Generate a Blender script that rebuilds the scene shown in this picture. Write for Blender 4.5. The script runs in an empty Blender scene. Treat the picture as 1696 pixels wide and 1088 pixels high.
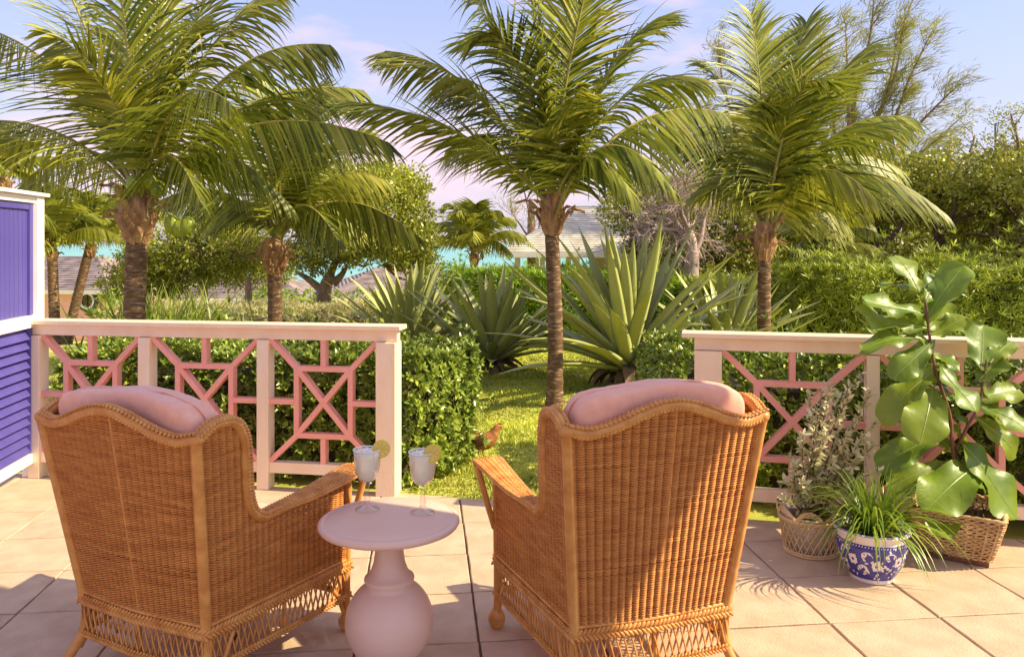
import bpy, math, random
import numpy as np
from mathutils import Vector, Matrix
rng = np.random.default_rng(7)
random.seed(7)
PI = math.pi
sc = bpy.context.scene
col = sc.collection
# ------------------------------------------------------------------ camera
cam_d = bpy.data.cameras.new('camera')
cam = bpy.data.objects.new('camera', cam_d); col.objects.link(cam)
cam.location = (0, 0, 1.55); cam.rotation_euler = (PI/2, 0, 0)
cam_d.sensor_fit = 'HORIZONTAL'; cam_d.sensor_width = 36.0
cam_d.lens = 36.0*1330/1696
cam_d.shift_y = -141/1696
cam_d.clip_start = 0.05; cam_d.clip_end = 20000
sc.camera = cam
# ------------------------------------------------------------------ world
SUN_EL, SUN_AZ = math.radians(38), math.radians(100)
world = bpy.data.worlds.new('World'); sc.world = world; world.use_nodes = True
wt = world.node_tree; wt.nodes.clear()
def wn(t, **k):
    n = wt.nodes.new(t)
    for a, b in k.items(): setattr(n, a, b)
    return n
wo = wn('ShaderNodeOutputWorld'); bg = wn('ShaderNodeBackground'); sky = wn('ShaderNodeTexSky')
sky.sky_type = 'NISHITA'; sky.sun_disc = False; sky.sun_elevation = SUN_EL; sky.sun_rotation = SUN_AZ
sky.air_density = 1.0; sky.dust_density = 1.2; sky.ozone_density = 1.6
tc = wn('ShaderNodeTexCoord'); sep = wn('ShaderNodeSeparateXYZ'); wt.links.new(tc.outputs['Generated'], sep.inputs[0])
tint = wn('ShaderNodeMix', data_type='RGBA', blend_type='MULTIPLY'); tint.inputs[0].default_value = 1
wt.links.new(sky.outputs[0], tint.inputs[6]); tint.inputs[7].default_value = (.40, 0.53, .70, 1)
mp = wn('ShaderNodeMapping'); mp.inputs['Scale'].default_value = (2.2, 2.2, 6.5); mp.inputs['Location'].default_value = (3.1, 0.4, 0.35)
wt.links.new(tc.outputs['Generated'], mp.inputs[0])
nz = wn('ShaderNodeTexNoise'); nz.inputs['Scale'].default_value = 1.5; nz.inputs['Detail'].default_value = 8; nz.inputs['Roughness'].default_value = .55
wt.links.new(mp.outputs[0], nz.inputs['Vector'])
rp = wn('ShaderNodeValToRGB'); rp.color_ramp.elements[0].position = .49; rp.color_ramp.elements[1].position = .66
wt.links.new(nz.outputs[0], rp.inputs[0])
cl = wn('ShaderNodeMix', data_type='RGBA'); wt.links.new(rp.outputs[0], cl.inputs[0])
# thin lavender air near the horizon
hz = wn('ShaderNodeMapRange'); hz.inputs[1].default_value = 0.0; hz.inputs[2].default_value = 0.30; hz.inputs[3].default_value = .85; hz.inputs[4].default_value = 0.40
wt.links.new(sep.outputs[2], hz.inputs[0])
hm = wn('ShaderNodeMix', data_type='RGBA'); wt.links.new(hz.outputs[0], hm.inputs[0]); wt.links.new(tint.outputs[2], hm.inputs[6])
hm.inputs[7].default_value = (2.05, 1.70, 1.98, 1)
wt.links.new(hm.outputs[2], cl.inputs[6]); cl.inputs[7].default_value = (2.75, 2.1, 2.4, 1)
wt.links.new(cl.outputs[2], bg.inputs[0]); bg.inputs[1].default_value = 0.124
wt.links.new(bg.outputs[0], wo.inputs[0])
# ------------------------------------------------------------------ sun
sd = bpy.data.lights.new('sun', 'SUN'); sun = bpy.data.objects.new('sun', sd); col.objects.link(sun)
sd.energy = 2.45; sd.angle = math.radians(.53); sd.color = (1.0, .85, .53)
sdir = Vector((math.cos(SUN_EL)*math.sin(SUN_AZ), math.cos(SUN_EL)*math.cos(SUN_AZ), math.sin(SUN_EL)))
sun.rotation_euler = sdir.to_track_quat('Z', 'Y').to_euler()
sc.view_settings.view_transform = 'Standard'; sc.view_settings.look = 'None'
sc.view_settings.gamma = 1; sc.view_settings.use_curve_mapping = False
sc.view_settings.exposure = 1.74
sc.cycles.max_bounces = 8; sc.cycles.transparent_max_bounces = 8

# ------------------------------------------------------------------ helpers
def mat(name, c1, c2=None, scale=5.0, rough=.6, bump=0.0, bscale=None, transl=0.0, tcol=None, island=False,
        wave=None, stretch=None, metal=0, spec=None, c3=None, sheen=0, detail=6, lo=.3, hi=.7):
    m = bpy.data.materials.new(name); m.use_nodes = True
    t = m.node_tree; b = t.nodes['Principled BSDF']
    b.inputs['Roughness'].default_value = rough; b.inputs['Metallic'].default_value = metal
    if spec is not None: b.inputs['Specular IOR Level'].default_value = spec
    if sheen: b.inputs['Sheen Weight'].default_value = sheen
    def N(k): return t.nodes.new(k)
    co = N('ShaderNodeTexCoord').outputs['Object']
    if stretch:
        mm = N('ShaderNodeMapping'); mm.inputs['Scale'].default_value = stretch; t.links.new(co, mm.inputs[0]); co = mm.outputs[0]
    out = None
    if c2 is not None:
        if island:
            f = N('ShaderNodeNewGeometry').outputs['Random Per Island']
        else:
            n = N('ShaderNodeTexNoise'); n.inputs['Scale'].default_value = scale; n.inputs['Detail'].default_value = detail
            t.links.new(co, n.inputs['Vector']); f = n.outputs[0]
        r = N('ShaderNodeValToRGB'); r.color_ramp.elements[0].color = (*c1, 1); r.color_ramp.elements[1].color = (*c2, 1)
        if not island: r.color_ramp.elements[0].position = lo; r.color_ramp.elements[1].position = hi
        if c3 is not None:
            e = r.color_ramp.elements.new(.93 if island else (lo+hi)/2); e.color = (*c3, 1)
            if island: r.color_ramp.elements[2].color = (*c3, 1); r.color_ramp.elements[1].color = (*c2, 1)
        t.links.new(f, r.inputs[0]); out = r.outputs[0]
        if island:     # broad patches of older and younger growth
            n = N('ShaderNodeTexNoise'); n.inputs['Scale'].default_value = scale; n.inputs['Detail'].default_value = 2
            t.links.new(co, n.inputs['Vector'])
            q = N('ShaderNodeMapRange'); q.inputs[1].default_value = .35; q.inputs[2].default_value = .65
            q.inputs[3].default_value = .72; q.inputs[4].default_value = 1.25; t.links.new(n.outputs[0], q.inputs[0])
            mu = N('ShaderNodeMix'); mu.data_type = 'RGBA'; mu.blend_type = 'MULTIPLY'; mu.inputs[0].default_value = 1
            t.links.new(out, mu.inputs[6]); t.links.new(q.outputs[0], mu.inputs[7]); out = mu.outputs[2]
        t.links.new(out, b.inputs['Base Color'])
    else:
        b.inputs['Base Color'].default_value = (*c1, 1)
    if bump:
        bn = N('ShaderNodeBump'); bn.inputs['Strength'].default_value = bump; bn.inputs['Distance'].default_value = .01
        if wave:
            w = N('ShaderNodeTexWave'); w.bands_direction = wave[0]; w.inputs['Scale'].default_value = wave[1]; w.inputs['Distortion'].default_value = wave[2]
            t.links.new(co, w.inputs['Vector']); t.links.new(w.outputs['Fac'], bn.inputs['Height'])
        else:
            n = N('ShaderNodeTexNoise'); n.inputs['Scale'].default_value = bscale or scale*4; n.inputs['Detail'].default_value = 8
            t.links.new(co, n.inputs['Vector']); t.links.new(n.outputs[0], bn.inputs['Height'])
        t.links.new(bn.outputs[0], b.inputs['Normal'])
    if transl:
        tr = N('ShaderNodeBsdfTranslucent'); mx = N('ShaderNodeMixShader'); mx.inputs[0].default_value = transl
        if tcol: 
            tr.inputs[0].default_value = (*tcol, 1)
        elif out is not None: t.links.new(out, tr.inputs[0])
        else: tr.inputs[0].default_value = (*c1, 1)
        o = t.nodes['Material Output']
        t.links.new(b.outputs[0], mx.inputs[1]); t.links.new(tr.outputs[0], mx.inputs[2]); t.links.new(mx.outputs[0], o.inputs[0])
    return m

def raw_mesh(name, V, F):
    """V (n,3) float, F (m,k) int"""
    V = np.ascontiguousarray(V, dtype=np.float32); F = np.ascontiguousarray(F, dtype=np.int32)
    me = bpy.data.meshes.new(name); m, k = F.shape
    me.vertices.add(len(V)); me.vertices.foreach_set('co', V.ravel())
    me.loops.add(m*k); me.loops.foreach_set('vertex_index', F.ravel())
    me.polygons.add(m); me.polygons.foreach_set('loop_start', np.arange(0, m*k, k, dtype=np.int32))
    me.update(calc_edges=True); me.validate()
    return me

def link(name, me, m, parent=None, loc=(0, 0, 0), smooth=True, rot=None):
    if m is not None and not me.materials: me.materials.append(m)
    if smooth: me.polygons.foreach_set('use_smooth', np.ones(len(me.polygons), dtype=bool))
    o = bpy.data.objects.new(name, me); col.objects.link(o); o.location = loc
    if rot: o.rotation_euler = rot
    if parent: o.parent = parent
    return o

def thing(name, label, cat, loc=(0, 0, 0), rz=0, group=None):
    o = bpy.data.objects.new(name, None); col.objects.link(o); o.location = loc; o.rotation_euler = (0, 0, rz)
    o.empty_display_size = .1
    return tag(o, label, cat, group)
def tag(o, label, cat, group=None):
    o['label'] = label; o['category'] = cat
    if group: o['group'] = group
    return o
def structure(o): o['kind'] = 'structure'; return o
def stuff(o): o['kind'] = 'stuff'; return o
def kids(o): return [c for c in bpy.data.objects if c.parent == o]
def dup(root, loc, rz=0, label=None, scale=None, rot=None):
    r = root.copy(); col.objects.link(r); r.location = loc; r.rotation_euler = rot or (0, 0, rz)
    r.scale = (scale,)*3 if scale else root.scale
    if label: r['label'] = label
    for ch in kids(root):
        c = ch.copy(); col.objects.link(c); c.parent = r
        for g in kids(ch):
            d = g.copy(); col.objects.link(d); d.parent = c
    return r

def nrm(a): return a/np.maximum(np.linalg.norm(a, axis=-1, keepdims=True), 1e-9)
class MB:
    def __init__(s): s.V = []; s.F = []
    def add(s, V, F):
        k = len(s.V); s.V += [tuple(map(float, v)) for v in V]; s.F += [tuple(int(i)+k for i in f) for f in F]
    def box(s, c, size, rz=0, bev=0):
        x, y, z = [a/2 for a in size]; cs, sn = math.cos(rz), math.sin(rz)
        V = []
        for sx, sy, sz in [(-1,-1,-1),(1,-1,-1),(1,1,-1),(-1,1,-1),(-1,-1,1),(1,-1,1),(1,1,1),(-1,1,1)]:
            a, b = sx*x, sy*y; V.append((c[0]+a*cs-b*sn, c[1]+a*sn+b*cs, c[2]+sz*z))
        s.add(V, [(0,3,2,1),(4,5,6,7),(0,1,5,4),(1,2,6,5),(2,3,7,6),(3,0,4,7)])
    def beam(s, p, q, w, h, up=(0,0,1)):
        p = np.array(p, float); q = np.array(q, float); d = nrm(q-p); u = np.array(up, float)
        a = nrm(np.cross(d, u)); b = nrm(np.cross(a, d))
        V = []
        for e in (p, q):
            for i, j in ((-1,-1),(1,-1),(1,1),(-1,1)): V.append(e+a*i*w/2+b*j*h/2)
        s.add(V, [(0,3,2,1),(4,5,6,7),(0,1,5,4),(1,2,6,5),(2,3,7,6),(3,0,4,7)])
    def prism(s, poly, z0, z1, inset=0.0):
        """poly: 2D ccw; small chamfer on top"""
        n = len(poly); P = np.array(poly, float); c = P.mean(0)
        V = [(x, y, z0) for x, y in P]
        if inset:
            V += [(x, y, z1-inset) for x, y in P]
            D = P-c; L = np.linalg.norm(D, axis=1)[:, None]; Q = P-D/np.maximum(L, 1e-6)*inset*1.4
            V += [(x, y, z1) for x, y in Q]
        else: V += [(x, y, z1) for x, y in P]
        F = []
        for r in range(len(V)//n-1):
            for i in range(n): F.append((r*n+i, r*n+(i+1) % n, (r+1)*n+(i+1) % n, (r+1)*n+i))
        F.append(tuple(len(V)-n+i for i in range(n)))
        s.add(V, F)
    def tube(s, pts, rad, n=8, caps=True):
        P = np.array(pts, float); m = len(P); R = np.full(m, rad) if np.isscalar(rad) else np.array(rad, float)
        T = np.gradient(P, axis=0); T = nrm(T)
        ref = np.array([0, 0, 1.0]) if abs(T[0][2]) < .9 else np.array([1.0, 0, 0])
        a = nrm(np.cross(T[0], ref)); V = []
        for i in range(m):
            a = nrm(a-np.dot(a, T[i])*T[i]); b = np.cross(T[i], a)
            for k in range(n):
                t = 2*PI*k/n; V.append(P[i]+R[i]*(a*math.cos(t)+b*math.sin(t)))
        F = [(i*n+k, i*n+(k+1) % n, (i+1)*n+(k+1) % n, (i+1)*n+k) for i in range(m-1) for k in range(n)]
        if caps: F += [tuple(range(n))[::-1], tuple((m-1)*n+k for k in range(n))]
        s.add(V, F)
    def lathe(s, prof, c=(0,0,0), n=32):
        V = []; m = len(prof)
        for r, z in prof:
            for k in range(n):
                t = 2*PI*k/n; V.append((c[0]+r*math.cos(t), c[1]+r*math.sin(t), c[2]+z))
        F = [(i*n+k, i*n+(k+1) % n, (i+1)*n+(k+1) % n, (i+1)*n+k) for i in range(m-1) for k in range(n)]
        s.add(V, F)
    def build(s, name, m, parent=None, smooth=False, loc=(0,0,0), bevel=0, rot=None):
        me = bpy.data.meshes.new(name); me.from_pydata(s.V, [], s.F); me.update()
        o = link(name, me, m, parent, loc, smooth, rot)
        if bevel:
            b = o.modifiers.new('bevel', 'BEVEL'); b.width = bevel; b.segments = 2; b.limit_method = 'ANGLE'
        return o

def scatter(TV, TF, pos, R, scale):
    """copies of a template (TV a×3, TF b×k) at N places -> big V,F"""
    TV = np.asarray(TV, float); TF = np.asarray(TF, int); N = len(pos); a = len(TV)
    sc_ = np.asarray(scale, float)
    if sc_.ndim == 1: sc_ = sc_[:, None]
    L = TV[None]*sc_[:, None, :] if sc_.shape[1] == 3 else TV[None]*sc_[:, None]
    V = np.einsum('nij,naj->nai', R, L)+pos[:, None]
    F = TF[None]+(np.arange(N)*a)[:, None, None]
    return V.reshape(-1, 3), F.reshape(-1, TF.shape[1])
def frames(n, roll=None, spread=0):
    """rotation matrices whose z column is n"""
    n = nrm(n+rng.normal(0, spread, n.shape) if spread else n); N = len(n)
    ref = nrm(rng.normal(size=(N, 3))); a = nrm(np.cross(n, ref)); b = np.cross(n, a)
    return np.stack([a, b, n], axis=2)
def frames_dir(x, z):
    x = nrm(x); y = nrm(np.cross(z, x)); z = np.cross(x, y)
    return np.stack([x, y, z], axis=2)

# leaf templates -------------------------------------------------------
def leaf_t(L=1, W=.4, fold=.12, curl=.15, n=3):
    """leaf along +x, folded at the midrib; quads"""
    V = []; F = []
    for i in range(n+1):
        t = i/n; w = W/2*(math.sin(PI*min(1, t*.93+.05))**.8); z = -curl*t*t
        V += [(t*L, -w, z+fold*w*2), (t*L, 0, z), (t*L, w, z+fold*w*2)]
    for i in range(n):
        k = i*3; F += [(k, k+3, k+4, k+1), (k+1, k+4, k+5, k+2)]
    return np.array(V), np.array(F)
def leaf_s(L=1, W=.4):
    """cheap leaf: one folded pair of triangles as a quad"""
    return np.array([(0,0,0), (L*.5,-W/2,.06*L), (L,0,-.05*L), (L*.5,W/2,.06*L)]), np.array([(0,1,2,3)])
def rosette(nl=7, L=1, W=.42, tilt=.7, n=2, seed=0):
    r = np.random.default_rng(seed); TV, TF = leaf_t(L, W, n=n); Vs = []; Fs = []; k = 0
    for i in range(nl):
        a = i*2.4+r.uniform(-.2, .2); t = tilt*(.55+.6*(i/nl))+r.uniform(-.15, .15); s = .7+.5*i/nl
        c, s_ = math.cos(PI/2-t), math.sin(PI/2-t)
        Ry = np.array([[c,0,-s_],[0,1,0],[s_,0,c]]); Rz = np.array([[math.cos(a),-math.sin(a),0],[math.sin(a),math.cos(a),0],[0,0,1]])
        Vs.append((Rz @ Ry @ (TV*s).T).T); Fs.append(TF+k); k += len(TV)
    return np.vstack(Vs), np.vstack(Fs)

# ------------------------------------------------------------------ materials
M = {}
M['tile'] = mat('sandstone_tile', (.50,.355,.235), (.61,.45,.315), 7, .75, .25, 90, lo=.35, hi=.65, detail=10)
M['joint'] = mat('joint_earth', (.10,.06,.04), (.2,.13,.08), 30, .9, .4)
M['cream'] = mat('cream_paint', (.89,.66,.44), (.94,.75,.53), 9, .42, .12, 60, stretch=(1,1,.25))
M['white'] = mat('white_paint', (.82,.76,.70), (.88,.83,.78), 6, .42, .08, 60)
M['salmon'] = mat('salmon_paint', (.86,.35,.26), (.92,.42,.32), 8, .4, .1, 60)
M['purple'] = mat('violet_paint', (.075,.058,.28), (.105,.085,.34), 6, .4, .12, 50, stretch=(1,1,.2))
M['wicker'] = mat('honey_wicker', (.44,.14,.022), (.67,.28,.058), 9, .45, .2, 200, stretch=(1,1,7), lo=.3, hi=.7)
M['wicker2'] = mat('honey_cane', (.50,.185,.034), (.70,.34,.09), 20, .38, .1, 220)
M['cushion'] = mat('rose_linen', (.84,.40,.28), (.88,.47,.35), 30, .9, .25, 500, sheen=.3)
M['table'] = mat('pale_mauve_lacquer', (.76,.49,.38), (.80,.55,.44), 2.5, .42, .18, 22, detail=12)
M['bark_palm'] = mat('palm_bark', (.09,.042,.02), (.50,.36,.24), 11, .9, .9, 40, stretch=(1,1,4.5), c3=(.17,.09,.045), lo=.32, hi=.74)
M['fibre'] = mat('palm_fibre', (.20,.085,.035), (.50,.29,.15), 9, .9, .8, 60, stretch=(1,1,.4))
M['bark'] = mat('tree_bark', (.15,.09,.055), (.38,.26,.17), 14, .9, .7, 50, stretch=(1,1,.4))
M['bark_pale'] = mat('pale_bark', (.30,.21,.18), (.52,.40,.36), 10, .8, .4, 50)
M['bark_dark'] = mat('dark_bark', (.055,.032,.022), (.15,.085,.055), 12, .9, .7, 50)
M['frond'] = mat('palm_leaf', (.055,.09,.008), (.40,.42,.045), .9, .46, transl=.32, island=True, c3=(.50,.38,.12))
M['frond_y'] = mat('palm_leaf_yellow', (.14,.17,.014), (.54,.52,.06), .9, .46, transl=.35, island=True, c3=(.55,.42,.15))
M['rachis'] = mat('palm_midrib', (.24,.24,.05), (.42,.32,.09), 6, .5)
M['coconut'] = mat('green_coconut', (.16,.22,.02), (.30,.34,.03), 6, .35)
M['pitto'] = mat('glossy_hedge_leaf', (.12,.20,.02), (.36,.42,.06), 1.6, .28, transl=.2, island=True)
M['pitto_in'] = mat('hedge_dark_core', (.05,.045,.02), (.09,.08,.03), 20, .9, .5)  # dark fill colour standing in for the shade inside hedges
M['olean'] = mat('narrow_hedge_leaf', (.24,.33,.03), (.50,.54,.07), 1.2, .4, transl=.32, island=True)
M['bright'] = mat('bright_hedge_leaf', (.20,.34,.02), (.38,.50,.04), 1.5, .4, transl=.35, island=True)
M['cream_leaf'] = mat('cream_variegated_leaf', (.44,.42,.15), (.74,.66,.36), 2, .5, transl=.25, island=True)
M['tree_leaf'] = mat('broad_tree_leaf', (.20,.26,.022), (.50,.49,.06), .8, .38, transl=.3, island=True, c3=(.36,.24,.05))
M['tree_leaf2'] = mat('olive_tree_leaf', (.18,.22,.025), (.48,.46,.06), .7, .42, transl=.26, island=True, c3=(.30,.19,.06))
M['wispy'] = mat('wispy_needles', (.26,.27,.04), (.44,.42,.08), .8, .5, transl=.3, island=True)
M['agave'] = mat('agave_leaf', (.29,.32,.09), (.46,.47,.16), 2.2, .5, .1, 30, stretch=(3,3,.7))
M['agave_edge'] = mat('agave_margin', (.40,.38,.16), (.48,.45,.2), 6, .5)
M['agave_dead'] = mat('agave_dead_leaf', (.10,.055,.03), (.28,.17,.10), 9, .9, .5)
M['soil'] = mat('leaf_litter_soil', (.08,.045,.025), (.22,.13,.07), 25, .95, .8)
M['lawn'] = mat('lawn_ground', (.36,.40,.05), (.60,.56,.11), 3.5, .95, .6, 120, detail=10)
M['grass'] = mat('grass_blade', (.36,.43,.04), (.70,.68,.11), 1.1, .5, transl=.35, island=True)
M['terrain'] = mat('scrub_ground', (.07,.09,.02), (.16,.15,.05), .8, .95, .6)
M['strap'] = mat('strap_leaf', (.16,.24,.025), (.38,.42,.06), 1.5, .4, transl=.3, island=True)
M['sea'] = mat('shallow_sea', (.13,.40,.38), (.20,.52,.48), .03, .35, .15, .8, spec=.3)
M['pinkwall'] = mat('pink_siding', (.84,.44,.36), (.88,.50,.42), 3, .6)
M['shingle'] = mat('weathered_shingle', (.14,.11,.12), (.42,.33,.31), 2.6, .9, .4, 30, detail=12)
M['shingle_w'] = mat('whitewashed_shingle', (.50,.46,.38), (.76,.71,.62), 2.5, .8, .3, 30)
M['creamwall'] = mat('cream_render', (.60,.50,.40), (.68,.58,.47), 2, .7)
M['darkglass'] = mat('window_glass', (.05,.035,.03), None, rough=.1)
M['navy'] = mat('navy_trim', (.03,.03,.12), None, rough=.4)
M['tin'] = mat('grey_tin_roof', (.45,.42,.45), (.55,.52,.55), 3, .5)
M['fig'] = mat('fiddle_leaf', (.075,.15,.010), (.23,.33,.025), 4, .40, .25, 18, transl=.28, tcol=(.22,.32,.02))
M['fig_y'] = mat('young_fiddle_leaf', (.13,.20,.012), (.30,.38,.03), 4, .40, .25, 18, transl=.32, tcol=(.30,.40,.02))
M['fig_vein'] = mat('fiddle_leaf_vein', (.26,.33,.08), None, rough=.4)
M['figstem'] = mat('fig_stem', (.13,.05,.03), (.2,.09,.05), 20, .7)
M['varieg'] = mat('silver_variegated_leaf', (.45,.44,.20), (.88,.80,.52), 2, .5, transl=.25, island=True)
M['spider'] = mat('spider_plant_leaf', (.11,.20,.014), (.30,.40,.035), 2, .35, transl=.3, island=True)
M['basket'] = mat('pale_cane', (.60,.41,.19), (.74,.55,.30), 20, .5, .2, 120)
M['basket2'] = mat('straw_wicker', (.42,.25,.10), (.66,.45,.22), 16, .55, .25, 140)
M['porcelain'] = mat('white_porcelain', (.78,.72,.68), None, rough=.15)
M['woodred'] = mat('red_brown_wood', (.13,.04,.02), (.2,.07,.035), 12, .5, .2, 60)
M['hen'] = mat('hen_feathers', (.20,.055,.015), (.52,.20,.05), 40, .7, .8, 120)
M['hen_dark'] = mat('hen_dark_feathers', (.05,.02,.012), (.16,.06,.02), 30, .7, .6, 120)
M['hen_leg'] = mat('hen_leg_skin', (.55,.32,.10), None, rough=.6)
M['comb'] = mat('hen_comb', (.45,.04,.02), None, rough=.5)
M['lime'] = mat('lime_rind', (.72,.50,.02), (.82,.60,.05), 20, .4)
M['pulp'] = mat('lime_pulp', (.86,.68,.14), (.92,.78,.28), 30, .3, transl=.3)
M['salt'] = mat('salt_crust', (.85,.83,.80), None, rough=.7)
M['drink'] = mat('cloudy_drink', (.93,.86,.66), (.96,.91,.76), 20, .35)
gm = bpy.data.materials.new('clear_glass'); gm.use_nodes = True; t_ = gm.node_tree; t_.nodes.clear()
o_ = t_.nodes.new('ShaderNodeOutputMaterial'); tp_ = t_.nodes.new('ShaderNodeBsdfTransparent'); gl_ = t_.nodes.new('ShaderNodeBsdfGlossy'); mx_ = t_.nodes.new('ShaderNodeMixShader'); lw_ = t_.nodes.new('ShaderNodeLayerWeight')
tp_.inputs[0].default_value = (.97, .97, .95, 1); gl_.inputs['Roughness'].default_value = .04; lw_.inputs[0].default_value = .28
mr_ = t_.nodes.new('ShaderNodeMapRange'); mr_.inputs[3].default_value = .06; mr_.inputs[4].default_value = .7
t_.links.new(lw_.outputs['Facing'], mr_.inputs[0]); t_.links.new(mr_.outputs[0], mx_.inputs[0]); t_.links.new(tp_.outputs[0], mx_.inputs[1]); t_.links.new(gl_.outputs[0], mx_.inputs[2]); t_.links.new(mx_.outputs[0], o_.inputs[0])
M['glass'] = gm

F_ = 1330.0
def W(px, py, Y): return np.array([(px-848)/F_*Y, Y, 1.55-(py-403)/F_*Y])

# ------------------------------------------------------------------ terrain, lawn, sea
def ground_z(x, y):
    s = np.interp(x, [-8, 0, 4, 12], [.115, .10, .05, .03])
    z = -s*np.maximum(0, y-12.5)
    return np.maximum(z, -14) - .03*(1-np.exp(-np.maximum(0, np.abs(y-5.2))/3))*(y > 5) + .012*np.sin(x*1.7+y*.9)*(y > 5.3)
ys = np.concatenate([np.linspace(-12, 4, 9), np.linspace(4.4, 16, 60), np.linspace(17, 60, 44), np.linspace(64, 240, 30)])
xs = np.concatenate([np.linspace(-150, -16, 24), np.linspace(-15, 15, 70), np.linspace(16, 150, 24)])
X, Y = np.meshgrid(xs, ys); Z = ground_z(X, Y)-.03
Z = np.where(Y < 4.6, -.09, Z)
V = np.stack([X, Y, Z], -1).reshape(-1, 3); nx = len(xs); ny = len(ys)
I = (np.arange(ny-1)[:, None]*nx+np.arange(nx-1)[None]).ravel()
o = link('ground', raw_mesh('ground', V, np.stack([I, I+1, I+nx+1, I+nx], 1)), M['lawn']); structure(o)
mb = MB(); mb.add([(-9000,60,-12.2),(9000,60,-12.2),(9000,14000,-12.2),(-9000,14000,-12.2)], [(0,1,2,3)])
structure(mb.build('sea', M['sea']))

def grass(name, n, xr, yr, keep, h=(.018,.042), w=.0045):
    x = rng.uniform(*xr, n); y = yr[0]+(yr[1]-yr[0])*rng.random(n)**1.25
    k = keep(x, y); x = x[k]; y = y[k]; n = len(x)
    z = ground_z(x, y)-.035; a = rng.uniform(0, 2*PI, n); H = rng.uniform(*h, n)*(.7+.6*(np.sin(x*5+1)*np.sin(y*4) > 0))
    wv = np.stack([np.cos(a), np.sin(a), 0*a], 1)*(w*(.7+.8*rng.random(n))*(.6+y/9))[:, None]
    ln = np.stack([np.cos(a+1.2), np.sin(a+1.2), 0*a], 1)*(H*rng.uniform(.1, 1.0, n))[:, None]
    b = np.stack([x, y, z], 1); m = b+ln*.35+np.array([0,0,1])*(H*.65)[:, None]; t = b+ln+np.array([0,0,1])*H[:, None]*.95
    V = np.stack([b-wv, b+wv, m+wv*.7, m-wv*.7, t], 1).reshape(-1, 3)
    k5 = np.arange(n)[:, None]*5; F4 = np.hstack([k5, k5+1, k5+2, k5+3]); F3 = np.hstack([k5+3, k5+2, k5+4, k5+4])
    me = bpy.data.meshes.new(name)
    q = np.vstack([F4]); tt = F3[:, :3]
    loops = np.concatenate([q.ravel(), tt.ravel()]).astype(np.int32)
    me.vertices.add(len(V)); me.vertices.foreach_set('co', V.astype(np.float32).ravel()); me.loops.add(len(loops)); me.loops.foreach_set('vertex_index', loops)
    me.polygons.add(2*n); me.polygons.foreach_set('loop_start', np.concatenate([np.arange(n)*4, n*4+np.arange(n)*3]).astype(np.int32)); me.update(calc_edges=True)
    o = link(name, me, M['grass'], smooth=False); stuff(o)
    return tag(o, 'short sunlit yellow green lawn grass around the middle palm', 'grass')

# ------------------------------------------------------------------ terrace
EL = [(-3.6, 5.46), (-.70, 4.995), (2.53, 4.24), (5.5, 3.55)]      # outer edge of the terrace, left to right
UT = np.array([.994, .108]); UD = np.array([-.108, .994]); O0 = np.array([1.298, 3.283]); TW, TD = .478, .449
def clip(poly, p, q):
    """keep the part of poly right of the line p->q (nearer than the edge)"""
    out = []; d = (q[0]-p[0], q[1]-p[1])
    def s(a): return (a[0]-p[0])*d[1]-(a[1]-p[1])*d[0]
    for i in range(len(poly)):
        a, b = poly[i], poly[(i+1) % len(poly)]; sa, sb = s(a), s(b)
        if sa >= 0: out.append(a)
        if sa*sb < 0: t = sa/(sa-sb); out.append((a[0]+(b[0]-a[0])*t, a[1]+(b[1]-a[1])*t))
    return out
terr = [(-9, -2.5), (7, -2.5), (7, 3.2)]+EL[::-1]+[(-9, 6.3)]
mb = MB(); mb.prism([(x*1., y*1.) for x, y in [(-9,-2.5),(7,-2.5),(7,3.18),EL[3],EL[2],EL[1],EL[0],(-9,6.33)]], -.16, -.014)
floor = structure(mb.build('terrace_floor', M['joint']))
for i in range(-14, 9):
    for j in range(-8, 7):
        c = [O0+UT*TW*(i+a)+UD*TD*(j+b) for a, b in ((0,0),(1,0),(1,1),(0,1))]
        g = .0035; q = []
        for k, (sa, sb) in enumerate(((1,1),(-1,1),(-1,-1),(1,-1))): q.append(tuple(c[k]+UT*g*sa+UD*g*sb))
        for a, b in zip(EL[:-1], EL[1:]):
            if q: q = clip(q, a, b)
        if len(q) < 3: continue
        A = abs(sum(q[k][0]*q[(k+1) % len(q)][1]-q[(k+1) % len(q)][0]*q[k][1] for k in range(len(q))))/2
        cx, cy = np.mean(q, 0)
        if A < .003 or cx < -3.9 or cx > 3.9 or cy < 1.2: continue
        qq = []
        for k in range(len(q)):
            a, b = np.array(q[k]), np.array(q[(k+1) % len(q)]); m_ = max(1, int(np.linalg.norm(b-a)/.07)); dd_ = (b-a)/max(1e-6, np.linalg.norm(b-a)); nn_ = np.array([-dd_[1], dd_[0]])
            for e in range(m_): qq.append(tuple(a+(b-a)*e/m_+nn_*(random.uniform(-.0006, .0028) if e else .002)))
        q = qq; mb = MB(); mb.prism([(x-cx, y-cy) for x, y in q], -.05, random.uniform(-.0012, .0012), .003)
        t = mb.build('paving_tile', M['tile'], floor, loc=(cx, cy, 0)); t.rotation_euler = (random.uniform(-.001,.001), random.uniform(-.001,.001), 0)
# unseen strip added overhead, edges cut to throw shade on the chairs and table
mb = MB(); mb.prism([(.2, 2.25), (7, -.40), (7, .67), (.2, 3.39)], 2.7, 2.78); structure(mb.build('shade_strip', M['white']))

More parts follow.
